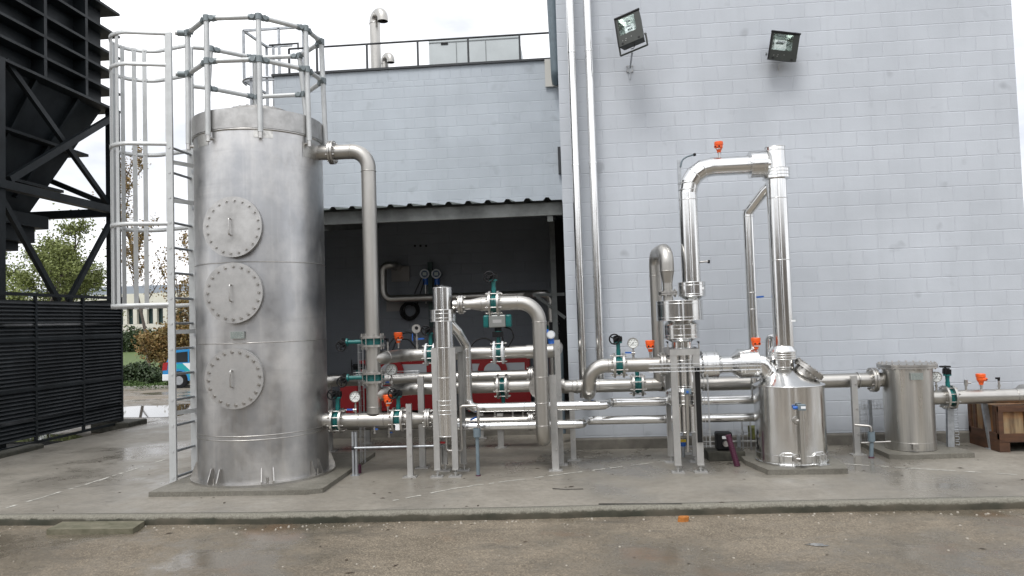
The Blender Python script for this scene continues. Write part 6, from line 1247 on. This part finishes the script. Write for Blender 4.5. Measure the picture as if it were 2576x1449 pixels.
# blocks and pump behind
g = G(1829, 1160); o = MB().bb((g.x - .22, g.y, 0), (g.x + .22, g.y + .3, .11)).build('concrete_block', DKC, bevel=.01); tag(o, 'dark concrete block on the slab left of the round vessel', 'block')
t = thing('pump_box', 'black pump housing on the dark block left of the round vessel', 'pump', (g.x, g.y + .1, .11)); MB().bb((g.x - .10, g.y + .06, .115), (g.x + .09, g.y + .22, .33)).build('housing', BLACK, t, bevel=.02); MB().cyl((g.x + .0, g.y + .06, .2), (g.x, g.y + .02, .2), .035, n=14).build('port', BOLT, t); MB().bb((g.x - .035, g.y + .056, .255), (g.x + .03, g.y + .0595, .29)).build('label', WHITE, t)
g = G(1889, 1125); o = MB().bb((g.x - .05, -.5, .16), (g.x + .22, -.25, .30)).build('mossy_board', mat('mossy_wood', (.12, .13, .03), .85, 0, var=.6, vscale=12)); tag(o, 'mossy yellow-green timber behind the round vessel', 'timber'); 
p = A(1718, 1112, -.75); t = thing('yellow_blue_valve', 'small yellow and blue valve inside the stepped column frame', 'valve', p); MB().cyl(p - V((0, 0, .05)), p + V((0, 0, .0)), .035, n=14).build('body', BLUE, t); MB().bb(p + V((-.035, -.02, .002)), p + V((.035, .02, .03))).build('lever', mat('yellow_plastic', (.6, .42, .02), .4), t)
MB().cyl((p.x, p.y, 0), (p.x, p.y, p.z - .05), .02, n=10).build('riser', GALV, t)
o = MB().tube([A(1770, 1112, -.6), A(1905, 1110, -.6)], .012, n=10).build('steel_tube', FLG); tag(o, 'thin steel tube low between the frame and the round vessel', 'tube')

# ---------------------------------------------------------------- things under the canopy
YW = 3.46
def on_wall(x, v): return A(x, v, YW)
rb = .085
t = thing('wall_pipe', 'dark steel pipe zigzagging along the shaded back wall', 'pipe', on_wall(1100, 748)); zz_ = on_wall(1150, 748).z
MB().tube([on_wall(1002, 672) + V((0, .05, 0)), V((on_wall(1000, 668).x, YW - .35, on_wall(985, 670).z)), V((on_wall(975, 700).x, YW - .35, on_wall(975, 672).z)), V((on_wall(975, 700).x, YW - .35, zz_)), V((on_wall(1345, 740).x, YW - .35, zz_))], rb * .82, .16, n=24).build('pipe_run', STEEL, t)
for v, x in ((690, 988), (765, 975)): q = on_wall(x, v); MB().bb((q.x - .02, YW - .02, q.z - .14), (q.x + .32, YW + .02, q.z + .14)).build('backing_board', mat('board_grey', (.22, .21, .20), .7), t)
t = thing('drop_pipe', 'dark steel pipe elbow dropping to a black-headed valve near the bay corner', 'pipe', A(1390, 780, .9)); yq = 1.9; xk = A(1387, 790, yq).x; zk = A(1385, 738, yq).z
MB().tube([(xk - .55, yq + 1.6, zk), (xk - .28, yq, zk), (xk, yq, zk), (xk, yq, A(1390, 960, yq).z)], RW(9.6, V((xk, yq, zk))) * 1.0, .16, n=28).build('pipe_run', STEEL, t); rings(t, [(xk, yq, A(1388, 766, yq).z)], (0, 0, 1), RW(9.6, V((xk, yq, zk))))
q = V((xk, yq, A(1390, 824, yq).z)); tv = valve('black-headed teal valve across the dark drop pipe near the bay corner', q, (0, 0, 1), .06, (-1, 0, 0), .13, .10, hw=False, neck=.08); MB().bb(q + V((-.04, -.16, -.08)), q + V((.06, -.10, .09))).build('actuator_head', BLACK, tv, bevel=.01)
for i, (x, lab) in enumerate(((1072, 'left one of two round-faced transmitters on the shaded wall'), (1101, 'right one of two round-faced transmitters on the shaded wall'))):
    q = on_wall(x, 690); q.y -= .15; t = thing('wall_transmitter', lab, 'transmitter', q, 'round-faced wall transmitters'); MB().cyl(q + V((0, .12, 0)), q, .085, n=28).build('head', mat('shade_blue', (.03, .06, .12), .4), t); MB().torus(q, (0, 1, 0), .078, .014, 28, 8).build('bezel', WHEAD, t); MB().bb(q + V((-.035, -.004, -.03)), q + V((.035, -.001, .03))).build('display', mat('lcd_grey', (.35, .4, .37), .3), t)
    MB().cyl(q + V((0, .06, -.07)), q + V((0, .06, -.20)), .05, n=16).build('neck', BLUE, t); MB().cyl(q + V((0, .06, -.20)), q + V((0, .06, -.55)), .015, n=8).build('stem', BOLT, t)
q = on_wall(1086, 760); o = MB().bb((q.x - .04, YW - .1, on_wall(1086, 880).z), (q.x + .04, YW - .02, on_wall(1086, 660).z)).build('wall_post', mat('dark_green_post', (.01, .035, .03), .5)); tag(o, 'dark green upright post between the two wall transmitters', 'post')
for i, (a_, b_, c_) in enumerate((((1068, 705), (1050, 760), (1048, 790)), ((1060, 700), (1042, 740), (1036, 770)))): cable('hanging_cable', ('outer' if i else 'inner') + ' thin black cable hanging from the left wall transmitter', [A(*a_, YW - .2), A(*b_, YW - .2), A(*c_, YW - .1)], .010, .4)
q = on_wall(1034, 783); q.y -= .06; m = MB(); rq = random.Random(4)
for k in range(9): m.torus(q + V((rq.gauss(0, .018), -.02 * k * .6, rq.gauss(0, .02))), (rq.gauss(0, .08), 1, rq.gauss(0, .08)), RW(20, q) + rq.gauss(0, .012), .010, 36, 6)
tag(m.build('cable_coil', RUBBER), 'coil of black cable hanging on the shaded wall', 'cable coil')
for k, x in enumerate((1043, 1057, 1071)): q = on_wall(x, 618); MB().cyl((q.x, YW + .03, q.z), (q.x, YW + .043, q.z), .022, n=12).build('wall_hole', BLACK, b2)
# red hose cabinets
def cabinet(label, xl, xr, vt, vb, Y, name='hose_cabinet'):
    a_, b_ = A(xl, vb, Y), A(xr, vt, Y); t = thing(name, label, 'cabinet', ((a_.x + b_.x) / 2, Y, a_.z), 'red fire hose cabinets'); z0, z1 = a_.z, b_.z; x0, x1 = a_.x, b_.x; D_ = .28
    m = MB(); m.bb((x0, Y + .02, z0), (x1, Y + D_, z1)); m.build('cabinet_body', RED, t); fw = .09; zmid = z1 - (z1 - z0) * .55
    for c_ in (((x0, Y, z0), (x0 + fw, Y + .018, z1)), ((x1 - fw, Y, z0), (x1, Y + .018, z1)), ((x0 + fw, Y, z1 - fw), (x1 - fw, Y + .018, z1)), ((x0 + fw, Y, z0), (x1 - fw, Y + .018, zmid))): MB().bb(*c_).build('door_frame', RED, t)
    MB().bb((x0 + fw, Y + .008, zmid), (x1 - fw, Y + .015, z1 - fw)).build('window_panel', WHEAD, t); q = V(((x0 + x1) / 2 - .1, Y - .03, zmid + .28))
    MB().cyl(q + V((0, .03, 0)), q - V((0, .02, 0)), .26, n=36).build('hose_reel', RED, t); MB().cyl(q - V((0, .02, 0)), q - V((0, .05, 0)), .15, n=30).build('reel_hub', WHEAD, t); return t
cabinet('left red fire cabinet with a pale window behind the downpipe', 905, 1085, 902, 1035, 2.75); cabinet('right red fire cabinet with a pale window behind the clad pipe', 1178, 1332, 898, 1035, 2.75)
q = A(885, 1005, 2.4); o = MB().bb(q + V((-.2, 0, -.35)), q + V((.1, .2, .35))).build('red_box', RED); tag(o, 'small red box left of the left fire cabinet, behind the gauge', 'box')
q = A(1422, 900, .8); o = MB().cyl((q.x - .06, .5, .13), (q.x - .06, .5, A(1422, 873, .5).z), .035, n=16).build('grey_standpipe', PVC); tag(o, 'thin blue-grey standpipe at the corner beside the tall wall', 'pipe')
